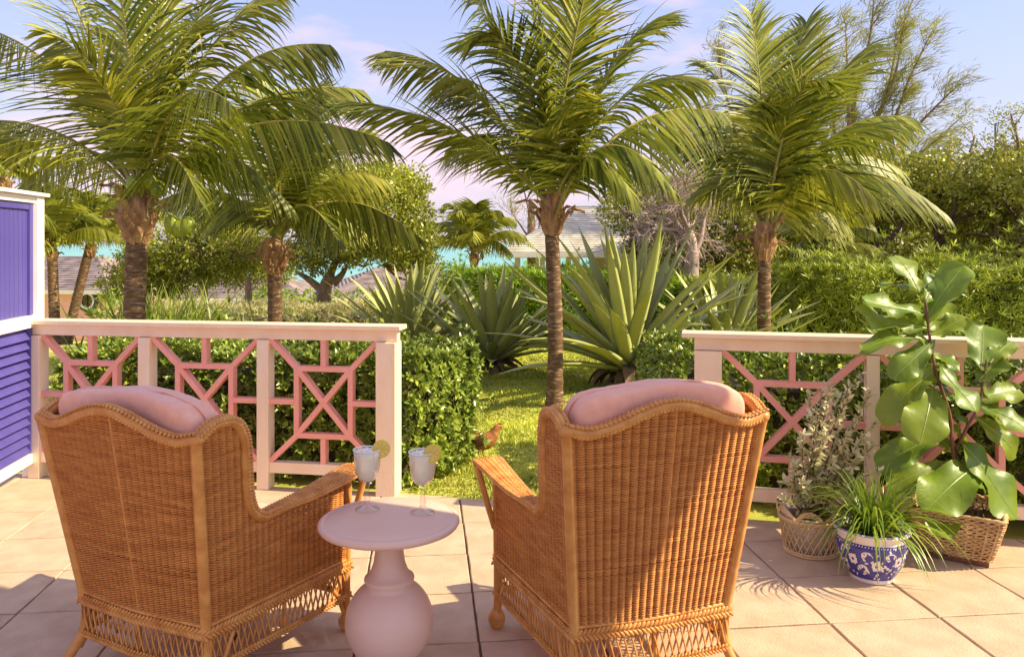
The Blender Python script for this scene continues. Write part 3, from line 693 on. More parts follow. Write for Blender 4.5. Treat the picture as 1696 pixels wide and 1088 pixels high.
# ================================================================== vegetation
def leaf_mesh(name, T, pos, nrml, scale, m, parent=None, loc=(0,0,0), spread=.35):
    V, F = scatter(T[0], T[1], np.asarray(pos), frames(np.asarray(nrml), spread=spread), scale)
    o = link(name, raw_mesh(name, V, F), m, parent, loc, smooth=False); return o
RO = [rosette(7, 1, .44, .75, 2, s) for s in range(3)]
RN = [rosette(8, 1, .17, .8, 2, s+9) for s in range(3)]
RC = [rosette(6, 1, .6, .8, 1, s+20) for s in range(3)]
def lump(p, f=2.3, a=1.0): return a*(np.sin(p[..., 0]*f+1.3)*np.sin(p[..., 1]*f*.9+.4)+.6*np.sin(p[..., 2]*f*1.4+p[..., 0]*f*1.7)+.4*np.sin(p[..., 1]*f*3.1+p[..., 0]*f*2.6))
def hedge(name, label, cat, poly, h, n, size, m, T, z0=0, lumpy=.05, top_round=.12, inner=True, group=None, under=None, hvar=.04, shoots=.06):
    """a clipped hedge: rosettes over the sides and the top of a prism, several layers deep; poly ccw (x,y)"""
    P = np.array(poly, float); c = P.mean(0); base = (c[0], c[1], z0); r = thing(name, label, cat, base, group=group); Q = P-c
    E = np.roll(Q, -1, 0)-Q; L = np.linalg.norm(E, axis=1); per = L.sum(); area = .5*abs(np.sum(Q[:, 0]*np.roll(Q[:, 1], -1)-Q[:, 1]*np.roll(Q[:, 0], -1)))
    ns = int(n*per*h/(per*h+area)); nt = n-ns
    k = rng.choice(len(Q), ns, p=L/per); t = rng.random(ns); p2 = Q[k]+E[k]*t[:, None]; nn = np.stack([E[k][:, 1], -E[k][:, 0]], 1)/L[k][:, None]
    z = h*rng.random(ns)**.85; pos = np.column_stack([p2, z]); no = np.column_stack([nn, .45+0*z]); 
    ins = (np.clip((z-(h-top_round))/top_round, 0, 1)**2)*top_round*.8
    depth = rng.exponential(.035, ns)-(rng.random(ns) < .10)*rng.exponential(shoots*.6, ns)
    pos[:, :2] -= nn*(ins+depth+0)[:, None]; pos[:, :2] += nn*(lumpy*lump(pos*1.0))[:, None]
    no[:, 2] += ins/top_round*2
    # top
    lo, hi = Q.min(0), Q.max(0); pts = []
    while len(pts) < nt:
        a = rng.uniform(lo, hi, (nt*2, 2)); ok = np.ones(len(a), bool)
        for i in range(len(Q)): ok &= (E[i, 0]*(a[:, 1]-Q[i, 1])-E[i, 1]*(a[:, 0]-Q[i, 0])) > 0
        pts += list(a[ok])
    tp = np.array(pts[:nt]); zt = h-rng.exponential(.03, nt)+(rng.random(nt) < .12)*rng.exponential(shoots, nt)+hvar*lump(np.column_stack([tp, 0*tp[:, 0]]), 3.1)
    pos = np.vstack([pos, np.column_stack([tp, zt])]); no = np.vstack([no, np.tile([0, 0, 1.], (nt, 1))])
    pick = rng.integers(0, len(T), len(pos)); Vs = []; Fs = []; k0 = 0
    for i, TT in enumerate(T):
        q = pick == i; V, F = scatter(TT[0], TT[1], pos[q], frames(no[q], spread=.42), size*rng.uniform(.65, 1.25, q.sum())); Vs.append(V); Fs.append(F+k0); k0 += len(V)
    stuff(link('foliage', raw_mesh('foliage', np.vstack(Vs), np.vstack(Fs)), m, r, smooth=False))
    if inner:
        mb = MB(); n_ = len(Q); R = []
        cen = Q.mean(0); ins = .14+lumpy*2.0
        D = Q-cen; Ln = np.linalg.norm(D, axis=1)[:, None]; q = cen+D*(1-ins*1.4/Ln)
        mb.prism([tuple(a) for a in q], 0.0, h-.10-lumpy-hvar*1.5); mb.build('dark_core', under or M['pitto_in'], r)  # solid block, its dark colour imitates the hedge's shaded interior
        tw = MB()
        for i in range(int(per*9)):
            kk = rng.choice(len(Q), p=L/per); a = Q[kk]+E[kk]*rng.random(); nn_ = np.array([E[kk][1], -E[kk][0]])/L[kk]; a = a-nn_*.12; b = a+nn_*rng.uniform(.0, .10)+rng.normal(0, .06, 2)
            tw.tube([(a[0], a[1], .0), ((a[0]+b[0])/2, (a[1]+b[1])/2, h*.3), (b[0], b[1], h*rng.uniform(.5, .8))], [.007, .005, .003], 5, caps=False)
        stuff(tw.build('stems', M['bark_dark'], r, smooth=True))
    return r
hedge('clipped_hedge', 'glossy dark green clipped hedge behind the left railing', 'hedge',
      [(-3.15, 5.62), (-.62, 5.14), (-.26, 5.62), (-.30, 6.35), (-3.1, 6.6)], .80, 7500, .052, M['pitto'], RO, lumpy=.03)
hedge('clipped_hedge', 'glossy dark green clipped hedge behind the right railing and potted plants', 'hedge',
      [(.98, 4.98), (4.6, 4.05), (5.2, 5.2), (1.0, 6.15)], .84, 8500, .052, M['pitto'], RO, lumpy=.035)
hedge('oleander_hedge', 'tall narrow leaved hedge across the lawn right of the right palm', 'hedge',
      [(4.0, 11.5), (6.5, 11.1), (9.8, 10.6), (10.4, 13.0), (4.2, 13.2)], 1.22, 9500, .125, M['olean'], RN, z0=-.03, lumpy=.12, hvar=.09, shoots=.16)
hedge('oleander_hedge', 'lower narrow leaved hedge between the right agaves and the right palm', 'hedge',
      [(2.6, 12.2), (4.1, 12.0), (4.2, 13.4), (2.6, 13.4)], .95, 2200, .12, M['olean'], RN, z0=-.03, lumpy=.08)
hedge('bright_hedge', 'bright lime green hedge behind the middle palm and in front of the pavilion', 'hedge',
      [(-.95, 12.4), (2.5, 12.4), (2.6, 14.0), (-1.0, 14.0)], 1.12, 6500, .11, M['bright'], RN, z0=-.06, lumpy=.07)
hedge('cream_hedge', 'low cream variegated hedge beyond the left railing', 'hedge',
      [(-6.2, 12.2), (-1.9, 12.2), (-1.9, 13.4), (-6.2, 13.4)], .66, 5200, .06, M['cream_leaf'], RC, z0=-.08, lumpy=.05)
grass('lawn_grass', 110000, (-1.2, 3.2), (4.75, 12.6), lambda x, y: (x > -.55-.02*y) & (np.abs(x) < y*.72) & (y > 4.93-.232*(x+.4)) & ~((x > 1.0) & (y < 6.1)))
o = grass('lawn_grass', 26000, (-6.5, -3.0), (5.6, 12.0), lambda x, y: (x > -.75*y))
o['label'] = 'lawn grass seen through the far left end of the left railing'

# ------------------------------------------------------------------ agaves
def agave_leaf(L, Wd, curve, seed):
    r = np.random.default_rng(seed); n = 12; V = []; F = []
    th = 0.0; p = np.array([0., 0.]); pts = []
    for i in range(n+1):
        t = i/n; pts.append(p.copy()); th = curve*(t**1.3); p = p+np.array([math.sin(th), math.cos(th)])*L/n
    tw = r.uniform(-.25, .25)
    for i, q in enumerate(pts):
        t = i/n; w = Wd/2*(.62+.55*math.sin(PI*min(1, t*1.15+.05)) if t < .55 else (.62+.55*math.sin(PI*min(1,.55*1.15+.05)))*(1-((t-.55)/.45)**1.6))
        w = max(w, .002); th = curve*(t**1.3); nx_, nz_ = math.cos(th), -math.sin(th)
        g = .38*(1-t*.4)          # gutter depth
        a = tw*t
        for k in (-1, -.9, -.45, 0, .45, .9, 1):
            off = g*w*(k*k); y = k*w; yy = y*math.cos(a); 
            V.append((q[0]-nx_*off+y*math.sin(a)*nx_, yy, q[1]-nz_*off+y*math.sin(a)*nz_))
        # underside keel gives the leaf its thickness
        for k in (.6, 0, -.6):
            thk = .30*w*(1-t)**.7+.002; off = g*w*(k*k)-thk*(1-k*k)*1.0; V.append((q[0]-nx_*off*1.0+0*nx_+nx_*0, k*w*math.cos(a), q[1]-nz_*off))
    m = 10
    for i in range(n):
        for k in range(m): F.append((i*m+k, i*m+(k+1) % m, (i+1)*m+(k+1) % m, (i+1)*m+k))
    me = bpy.data.meshes.new('agave_leaf'); me.from_pydata(V, [], F); me.update()
    me.materials.append(M['agave']); me.materials.append(M['agave_edge'])
    idx = np.zeros(len(me.polygons), np.int32); 
    for i in range(n): idx[i*m] = 1; idx[i*m+5] = 1
    me.polygons.foreach_set('material_index', idx); me.polygons.foreach_set('use_smooth', np.ones(len(idx), bool))
    return me
def agave(loc, L, Wd, n, label, seed, stub=.18, droop=1.0):
    r = np.random.default_rng(seed); g = thing('agave', label, 'agave plant', loc, group='large agaves on the lawn')
    meshes = [agave_leaf(L*f, Wd*g_, c*droop, seed*10+i) for i, (f, g_, c) in enumerate([(1, 1, .10), (.98, 1.05, .28), (1.02, .95, .5), (.92, 1.1, .38), (.84, 1.0, .8), (1.05, .9, -.12)])]
    for i in range(n):
        u = i/n; az = i*2.39996+r.uniform(-.15, .15); tilt = math.radians(8+68*u**.78+r.uniform(-5, 5)); me = meshes[int(r.integers(0, 6))] if u > .25 else meshes[int(r.integers(0, 2))]
        o = bpy.data.objects.new('agave_leaf', me); col.objects.link(o); o.parent = g
        rr = .03+.05*u; o.location = (rr*math.cos(az), rr*math.sin(az), stub*(1.05-.45*u)); s = r.uniform(.78, 1.0)*(1-.12*(u < .15)); o.scale = (s, s, s)
        o.rotation_euler = Matrix.Rotation(az, 3, 'Z').to_4x4().to_euler() ; o.rotation_euler = (Matrix.Rotation(az, 4, 'Z') @ Matrix.Rotation(tilt, 4, 'Y')).to_euler()
    mb = MB(); mb.tube([(0,0,-.06), (0,0,stub*.5), (0,0,stub)], [.15, .13, .09], 12); mb.build('stump', M['agave_dead'], g, smooth=True)
    dl = agave_leaf(L*.35, Wd*.8, 1.5, seed+77); dl.materials.clear(); dl.materials.append(M['agave_dead']); dl.materials.append(M['agave_dead'])
    for i in range(16):
        az = i*2.4; o = bpy.data.objects.new('dead_leaf', dl); col.objects.link(o); o.parent = g; o.location = (.08*math.cos(az), .08*math.sin(az), stub*r.uniform(.3, .9)); s = r.uniform(.6, 1.1); o.scale = (s,s,s)
        o.rotation_euler = (Matrix.Rotation(az, 4, 'Z') @ Matrix.Rotation(math.radians(r.uniform(75, 110)), 4, 'Y')).to_euler()
    return g
agave((1.28, 8.85, 0), 1.86, .155, 70, 'largest grey green agave, between the middle palm and the right railing post', 3, stub=.26)
agave((-.25, 10.1, 0), 1.40, .14, 60, 'dark green agave immediately left of the middle palm trunk', 5, stub=.12, droop=.8)
agave((-1.42, 11.0, -.02), 1.55, .14, 58, 'leftmost agave rising over the end post of the left railing', 8, stub=.1, droop=.8)
agave((2.75, 10.3, 0), 1.45, .14, 52, 'agave half hidden behind the largest one, left of the right palm trunk', 11, stub=.14)

# ------------------------------------------------------------------ palms
def bez(P0, P1, P2, t): t = t[:, None]; return (1-t)**2*P0+2*(1-t)*t*P1+t*t*P2
def frond_mesh(P0, P1, P2, n=78, L=.62, w=.021, droop=.42, seed=0, start=.14, wind=(-.10, 0, 0), roll=0.0):
    r = np.random.default_rng(seed); P0, P1, P2 = map(lambda a: np.array(a, float), (P0, P1, P2))
    t = np.linspace(start, 1, n); B = bez(P0, P1, P2, t); T = nrm(2*(1-t)[:, None]*(P1-P0)+2*t[:, None]*(P2-P1))
    hd = P2-P0; hd[2] = 0; hd = nrm(hd) if np.linalg.norm(hd) > .25 else np.array([math.cos(seed), math.sin(seed), 0])
    S0 = nrm(np.cross(hd, [0, 0, 1.])); S0 = S0*math.cos(roll)+np.array([0, 0, 1.])*math.sin(roll)
    S = nrm(S0[None]-(S0[None]*T).sum(-1, keepdims=True)*T); Nn = nrm(np.cross(S, T)); 
    u = (t-start)/(1-start); pr = np.interp(u, [0, .08, .35, .7, 1], [.5, .78, 1, .8, .32]); ang = np.interp(u, [0, .3, 1], [70, 52, 24])*PI/180
    Vs = []; Fs = []; k = 0; ns = 5
    hang = r.uniform(.35, .95); hv = (.35+1.15*(1-np.abs(T[:, 2])))
    for sg in (-1, 1):
        l = L*pr*r.uniform(.86, 1.1, n); a = ang+r.normal(0, .04, n)
        d = nrm(T*np.cos(a)[:, None]+sg*S*np.sin(a)[:, None]+Nn*(.12+r.normal(0, .08, n))[:, None]+np.array([0, 0, -1.])*(hang*hv*r.uniform(.75, 1.25, n))[:, None]); p = B.copy(); dr = droop*r.uniform(.55, 1.5, n)
        st = []
        for q in range(ns+1):
            f = q/ns; wd_ = w*(.55+.9*math.sin(PI*min(1, f*.95+.1))**.7)*(1-f**3)+.0012
            wv = nrm(T-(T*d).sum(-1, keepdims=True)*d); wv = nrm(wv+Nn*.35*sg); st.append(np.stack([p-wv*wd_/2, p+wv*wd_/2], 1))
            p = p+d*(l/ns)[:, None]; g = np.array([wind[0], wind[1], -1.]); d = nrm(d+g*(dr*(.35+.5*f))[:, None]+r.normal(0, .025, (n, 3)))
        st = np.stack(st, 1).reshape(n, -1, 3); Vs.append(st.reshape(-1, 3)); b = (np.arange(n)*(ns+1)*2)[:, None]+np.arange(ns)[None]*2; b = b.ravel()+k
        Fs.append(np.stack([b, b+1, b+3, b+2], 1)); k += n*(ns+1)*2
    return np.vstack(Vs), np.vstack(Fs), bez(P0, P1, P2, np.linspace(0, 1, 16))
def add_frond(parent, P0, P1, P2, seed, m=None, r0=.022, **kw):
    V, F, ra = frond_mesh(P0, P1, P2, seed=seed, **kw)
    f = link('frond', raw_mesh('frond', V, F), m or M['frond'], parent, smooth=False)
    mb = MB(); mb.tube(ra, np.linspace(r0, .003, 16), 6, caps=False); mb.build('midrib', M['rachis'], f, smooth=True); return f
def trunk(parent, pts, r0, r1, seed=0, flare=1.35):
    P = resample(catmull(pts, 10), .035); m = len(P); s = np.linspace(0, 1, m); r = np.random.default_rng(seed)
    R = (r0+(r1-r0)*s)*(1+(flare-1)*np.exp(-s*9)); R = R*(1+.055*((np.arange(m) % 3) == 0))*(1+r.normal(0, .012, m))
    mb = MB(); mb.tube(P, R, 16); return mb.build('trunk', M['bark_palm'], parent, smooth=True)
def boots(parent, c, r, h, seed, n=16):
    """ragged fibre sheath and cut leaf bases below the crown"""
    rr = np.random.default_rng(seed); mb = MB(); pr = [(r*.9, 0), (r*1.35, h*.18), (r*1.75, h*.5), (r*1.6, h*.85), (r*1.0, h*1.1)]
    th = np.linspace(0, 2*PI, 26, endpoint=False); V = []
    zz = np.linspace(0, 1.1*h, 14)
    for z in zz:
        R = np.interp(z, [a[1] for a in pr], [a[0] for a in pr])*(1+.13*np.sin(th*7+z*22)+.10*np.sin(th*3+z*9)+rr.normal(0, .06, 26)); V += [(R[i]*math.cos(th[i]), R[i]*math.sin(th[i]), z) for i in range(26)]
    F = [(i*26+k, i*26+(k+1) % 26, (i+1)*26+(k+1) % 26, (i+1)*26+k) for i in range(13) for k in range(26)]
    mb.add([(v[0]+c[0], v[1]+c[1], v[2]+c[2]) for v in V], F); mb.build('fibre_sheath', M['fibre'], parent)
    for i in range(n):
        a = i*2.4+rr.uniform(-.2, .2); z = rr.uniform(.05, .8)*h; l = rr.uniform(.5, 1.0)*h; w = r*rr.uniform(.5, .9); ri = r*1.25; V = []; 
        for q in range(6):
            t = q/5; out = ri+t*l*.33+.35*l*max(0, t-.55)*rr.uniform(0, 2.5); zz_ = z+t*l*.75-.9*l*max(0, t-.7); ww = w*(1-.55*t)*(1+rr.normal(0, .12))
            for k in (-1, 0, 1):
                rad = out+(.0 if k else .012); V.append((c[0]+rad*math.cos(a)-k*ww/2*math.sin(a), c[1]+rad*math.sin(a)+k*ww/2*math.cos(a), c[2]+zz_+rr.normal(0, .012)))
        F = [(q*3+k, q*3+k+1, (q+1)*3+k+1, (q+1)*3+k) for q in range(5) for k in (0, 1)]
        mb = MB(); mb.add(V, F); o = mb.build('leaf_base', M['fibre'], parent); so = o.modifiers.new('thick', 'SOLIDIFY'); so.thickness = .012
def coco(parent, pts, r=.075):
    for p in pts:
        V, F = softbox(r, r, r*1.25, 1.0, 14, 10); o = link('coconut', raw_mesh('coconut', V, F), M['coconut'], parent, p); o.rotation_euler = (random.uniform(-.5, .5), random.uniform(-.5, .5), 0)
def palm(base, tp, C, r0, r1, specs, label, seed, sheath=(.36, 1.0), L=.62, bend=0, extra=3, spread=1.7):
    """base: ground point, tp: top of trunk, C: heart of the crown (world). specs: (tip px, tip py, depth offset, arch)"""
    base, tp, C = map(np.array, (base, tp, C)); g = thing('coconut_palm', label, 'palm tree', tuple(base), group='coconut palms around the lawn')
    rel = lambda p: np.array(p)-base
    mid = (base+tp)/2+np.array([bend, 0, 0]); trunk(g, [rel(base)-[0,0,.1], rel(base*.75+tp*.25+[bend*.8,0,0]), rel(mid), rel(tp)], r0, r1, seed)
    boots(g, rel(tp)-[0,0,.02], r1, sheath[0], seed)
    Y0 = C[1]; rr = np.random.default_rng(seed)
    for i, sp in enumerate(specs):
        tx, ty, dd, arch = sp[:4]; tip = W(tx, ty, Y0+dd); P0 = C+np.array([rr.normal(0, .03), rr.normal(0, .03), -.1]); ln = np.linalg.norm(tip-P0)
        P1 = (P0+tip)/2+np.array([0, 0, arch])+.12*(P0-tip)*np.array([1, 1, 0]); Lf = (sp[4] if len(sp) > 4 else 1)*L*min(1.1, .62+.2*ln)
        add_frond(g, rel(P0), rel(P1), rel(tip), seed*50+i, m=M['frond_y'] if rr.random() < .35 else None, L=Lf, r0=.024, roll=rr.normal(0, .42), n=int(48+13*ln), w=.019, droop=rr.uniform(.12, .38))
    for i in range(extra):      # young upright spears and back fronds fill the heart
        a = rr.uniform(0, 2*PI); el = math.radians(rr.uniform(48, 84)); l = rr.uniform(.6, .95)*spread; d = np.array([math.cos(a)*math.cos(el), math.sin(a)*math.cos(el), math.sin(el)])
        tip = C+d*l; P1 = C+np.array([0, 0, 1])*l*.6+d*l*.1
        add_frond(g, rel(C), rel(P1), rel(tip), seed*50+30+i, L=L*.75, r0=.02, roll=rr.normal(0, .5), n=52, w=.019, droop=rr.uniform(.08, .2), m=M['frond_y'])
    return g
p1 = palm((-3.79, 8.0, 0), W(226, 402, 8.0), W(233, 325, 8.0), .105, .098,
     [(-110, 215, 0, .75), (-60, 40, .4, .75), (40, -130, .3, .5), (170, -230, -.3, .2), (300, -210, .4, .3), (455, -20, .2, .55), (545, 75, 0, .95), (640, 235, -.2, .95), (380, 170, -1.3, 1.0),
      (480, 340, .9, 1.1), (20, 330, 1.2, 1.1), (600, 150, 1.1, .8), (230, -60, 1.3, .6), (380, -60, .9, .5), (330, 330, -.9, .9)],
     'tallest dark green coconut palm at the left beside the violet screen, with coconuts', 1, sheath=(.46, 1), L=.85, extra=4, spread=2.0)
coco(p1, [tuple(W(x, y, 7.85)-np.array([-3.79, 8, 0])) for x, y in ((285, 372), (298, 377), (310, 374), (250, 300), (222, 305), (262, 312))])
mb = MB(); mb.tube([W(240, 345, 7.95)-[-3.79, 8, 0], W(275, 350, 7.9)-[-3.79, 8, 0], W(298, 366, 7.85)-[-3.79, 8, 0]], .012, 6); mb.build('fruit_stalk', M['rachis'], p1, smooth=True)
palm((-2.95, 10.0, -.02), W(455, 455, 10), W(457, 392, 10), .085, .085,
     [(690, 390, -.2, .95), (640, 300, .3, .8), (600, 215, .4, .6), (520, 150, .6, .35), (420, 130, .7, .3), (330, 200, .4, .5), (270, 330, 0, .7), (560, 400, -.9, .9), (350, 380, .8, .9), (610, 380, 1.0, .9), (480, 180, -.8, .8)],
     'second palm with short dark trunk, right of the tallest palm behind the left railing', 2, sheath=(.44, 1), L=.85, extra=3, spread=1.6)
palm((.41, 7.78, 0), W(914, 388, 7.75), W(915, 345, 7.75), .074, .066,
     [(578, 168, 0, .42), (640, 85, .2, .72), (790, 55, -.3, 1.05), (860, -190, 0, .1), (960, -170, .3, .2), (1090, 30, .2, .62), (1160, 130, -.2, .85), (1110, 310, -.5, 1.05), (1205, 190, .8, .8), (730, 130, 1.0, .8), (740, 250, 1.1, .85),
      (1050, 330, -.8, .95), (990, -80, -.6, .4), (750, -60, .5, .5)],
     'slender coconut palm in the middle of the lawn, between the two armchairs', 3, sheath=(.40, 1), L=.82, bend=.02, extra=3, spread=1.8)
palm((2.82, 9.0, 0), W(1266, 432, 9), W(1268, 378, 9), .078, .070,
     [(1105, 215, 0, .55), (1150, 320, .9, .8), (1170, 110, .3, .5), (1245, 25, 0, .15), (1335, 40, .3, .25), (1440, 75, .2, .5), (1510, 195, -.1, .85), (1560, 350, .1, 1.15), (1450, 330, -1.0, 1.0), (1360, 130, -.7, .9),
      (1490, 280, 1.0, .9), (1400, 370, 1.2, .8), (1300, 100, 1.1, .7), (1090, 150, 1.0, .5)],
     'bushy coconut palm at the right behind the right railing', 4, sheath=(.42, 1), L=.85, extra=3, spread=1.7)
def small_palm(c_px, c_py, Y, base_px, r, label, seed, n=16, R=1.25, m=None):
    C = W(c_px, c_py, Y); bx = (base_px-848)/F_*Y; gz = float(ground_z(np.array(bx), np.array(Y)))-.05; base = np.array([bx, Y, gz])
    g = thing('small_palm', label, 'palm tree', tuple(base), group='small palms in the distance')
    trunk(g, [(0,0,-.05), tuple((C-base)*.5+[0,0,0]), tuple(C-base)], r, r*.9, seed); rr = np.random.default_rng(seed); boots(g, C-base-[0,0,.28], r*.62, .28, seed, 5)
    for i in range(n):
        a = i*2.4+rr.uniform(-.2, .2); el = math.radians(np.interp(i, [0, n], [82, 5])); l = R*rr.uniform(.8, 1.1); d = np.array([math.cos(a)*math.cos(el), math.sin(a)*math.cos(el), math.sin(el)])
        P0 = C-base; P2 = P0+d*l+np.array([0, 0, -.28*l*(1-i/n*.3)]); P1 = P0+d*l*.5+np.array([0, 0, .30*l])
        add_frond(g, P0, P1, P2, seed*50+i, L=R*.34, w=.03, n=40, r0=.018, droop=.3, m=m or (M['frond_y'] if i % 2 else None))
    return g
small_palm(86, 412, 16, 92, .10, 'small palm touching the violet screen in front of the pink house', 21, R=1.6)
small_palm(150, 405, 17, 108, .10, 'small palm with a leaning trunk crossing the round window', 22, R=1.45)
small_palm(212, 375, 19, 230, .10, 'small yellowish palm partly hidden by the tallest palm trunk', 23, R=1.3)
small_palm(785, 420, 18, 788, .10, 'small full crowned palm above the left agaves', 24, R=1.6, n=20)
small_palm(6, 296, 13, -20, .10, 'small palm just above the violet screen at the left edge', 25, R=1.0, n=12)
small_palm(1365, 425, 13.5, 1368, .10, 'drooping palm in the shade right of the right palm trunk', 26, R=1.3, n=14)

# ------------------------------------------------------------------ broadleaf trees
def limb_path(a, b, wob, r, n=5):
    P = np.linspace(a, b, n+1); P[1:-1] += r.normal(0, wob, (n-1, 3)); return catmull(P, 4)
LC = []
for s_ in range(3):
    r_ = np.random.default_rng(40+s_); TV, TF = leaf_s(1, .5); Vs = []; Fs = []
    for i in range(9):
        A = frames(nrm(r_.normal(size=(1, 3))+[0, 0, .5]))[0]; Vs.append((A @ TV.T).T+r_.normal(0, .75, 3)); Fs.append(TF+i*4)
    LC.append((np.vstack(Vs), np.vstack(Fs)))
def broad_tree(base, stems, blobs, label, seed, m=None, leaf=.085, dens=520, bark=None, r0=.12, cat='tree', name='broadleaf_tree', gap=.0):
    """stems: list of polylines (world pts) from the trunk; blobs: (centre world, radii) of the crown"""
    r = np.random.default_rng(seed); base = np.array(base, float); g = thing(name, label, cat, tuple(base), group='broadleaf trees beyond the lawn')
    mb = MB(); first = stems[0]
    mb.tube(catmull([np.array(p)-base for p in first], 8), np.linspace(r0*1.15, r0*.75, (len(first)-1)*8+1), 10); mb.build('trunk', bark or M['bark'], g, smooth=True)
    for st in stems[1:]:
        mb = MB(); Pp = catmull([np.array(p)-base for p in st], 6); mb.tube(Pp, np.linspace(r0*.62, r0*.2, len(Pp)), 8); mb.build('limb', bark or M['bark'], g, smooth=True)
    tw = MB(); pos = []; no = []; top = np.array(first[-1])-base
    for c, rad in blobs:
        c = np.array(c)-base; rad = np.array(rad); nb = int(dens*rad[0]*rad[2])
        d = nrm(r.normal(size=(nb, 3))); q = r.random(nb)**.38; lp = 1+.16*np.sin(d[:, 0]*7+seed)*np.sin(d[:, 2]*6+d[:, 1]*5)+.1*np.sin(d[:, 0]*15+d[:, 2]*13)
        p = c+d*rad*(q*lp)[:, None]; keep = (lump(p, 3.4+.0*seed)+.25) > -gap*2-.55; p = p[keep]; d = d[keep]
        pos.append(p); no.append(d+[0, 0, .5])
        for k in range(9):
            e = c+nrm(r.normal(size=3))*rad*.85; mid = (top+e)/2+r.normal(0, .15, 3); a = c+(top-c)*.4; tw.tube(catmull([a, (a+e)/2+r.normal(0, .1, 3), e], 4), np.linspace(r0*.22, .006, 9), 5, caps=False)
    stuff(tw.build('twigs', bark or M['bark'], g, smooth=True))
    pos = np.vstack(pos); no = np.vstack(no); pick = r.integers(0, 3, len(pos)); Vs = []; Fs = []; k0 = 0
    for i in range(3):
        q = pick == i; V, F = scatter(LC[i][0], LC[i][1], pos[q], frames(no[q], spread=.3), leaf*r.uniform(.7, 1.3, q.sum())); Vs.append(V); Fs.append(F+k0); k0 += len(V)
    stuff(link('crown', raw_mesh('crown', np.vstack(Vs), np.vstack(Fs)), m or M['tree_leaf'], g, smooth=False)); return g
def gz(px, Y): x = (px-848)/F_*Y; return np.array([x, Y, float(ground_z(np.array(x), np.array(float(Y))))-.1])
Y = 14
broad_tree(gz(540, Y), [[gz(540, Y), W(536, 520, Y), W(538, 480, Y), W(548, 455, Y)], [W(538, 485, Y), W(510, 462, Y), W(490, 450, Y)], [W(544, 462, Y), W(560, 430, Y), W(600, 400, Y)], [W(552, 470, Y), W(566, 455, Y), W(575, 440, Y)]],
           [(W(605, 350, Y), (1.2, 1.0, .8)), (W(670, 400, 13.8), (.6, .6, .42)), (W(560, 335, 14.3), (1.0, .9, .75)), (W(515, 425, 13.7), (.5, .5, .28)), (W(640, 310, 14.4), (.75, .7, .5)), (W(600, 415, 14.2), (.6, .5, .28)), (W(690, 430, 14.4), (.4, .4, .25))],
           'spreading broadleaf tree with forked trunk behind the second palm', 31, leaf=.07, dens=1900, r0=.13)
Y = 16
broad_tree(gz(340, Y), [[gz(340, Y), W(339, 500, Y), W(338, 460, Y)], [W(338, 470, Y), W(370, 430, Y)]],
           [(W(290, 435, Y), (1.0, .9, .75)), (W(370, 405, 15.8), (1.1, 1.0, .85)), (W(430, 435, 16.2), (.75, .7, .55)), (W(235, 460, 16), (.8, .7, .65))],
           'dense dark broadleaf tree with a pale straight trunk between the tallest and second palm', 32, leaf=.07, dens=1700, r0=.07, bark=M['bark_pale'])
broad_tree(gz(413, 15), [[gz(413, 15), W(412, 500, 15), W(411, 460, 15)]], [(W(405, 405, 15.3), (.6, .6, .4))],
           'slim straight tree standing just left of the second palm trunk', 33, leaf=.06, dens=800, r0=.07)
def bush(px, py, Y, rad, label, m, seed, leaf=.06, dens=1500):
    b = gz(px, Y); r = np.random.default_rng(seed); c = W(px, py, Y)-b; rad = np.array(rad); nb = int(dens*rad[0]*rad[2]); d = nrm(r.normal(size=(nb, 3))); q = r.random(nb)**.3
    p = c+d*rad*q[:, None]*(1+.15*np.sin(d[:, :1]*8+seed)); g = thing('round_bush', label, 'bush', tuple(b))
    V, F = scatter(RO[0][0], RO[0][1], p, frames(d+[0, 0, .4], spread=.4), leaf*r.uniform(.7, 1.2, nb)); stuff(link('foliage', raw_mesh('foliage', V, F), m, g, smooth=False))
    mb = MB()
    for k in range(6): e = c+nrm(r.normal(size=3))*rad*.6; mb.tube([(0, 0, -.05), tuple(c*.5+r.normal(0, .06, 3)), tuple(e)], [.03, .02, .008], 5)
    stuff(mb.build('stems', M['bark_dark'], g, smooth=True)); return g
bush(188, 515, 14, (.42, .4, .35), 'bright round bush at the foot of the tallest palm', M['bright'], 1)
bush(445, 508, 18, (.75, .6, .45), 'bright leafy bush beyond the railing around the second palm trunk', M['bright'], 2, leaf=.08)
bush(545, 508, 20, (1.5, .6, .42), 'green bush in front of the sea between the second palm and the forked trunk', M['bright'], 3, leaf=.08, dens=900)
bush(1665, 470, 12.5, (.7, .6, .5), 'bush at the right edge beside the tall hedge', M['olean'], 4, leaf=.09, dens=900)
bush(735, 462, 21, (.9, .6, .45), 'dense bush hiding the shore below the small full crowned palm', M['bright'], 6, leaf=.08, dens=1300)
bush(640, 512, 12.6, (.5, .4, .3), 'low bush behind the leftmost agave', M['cream_leaf'], 5)
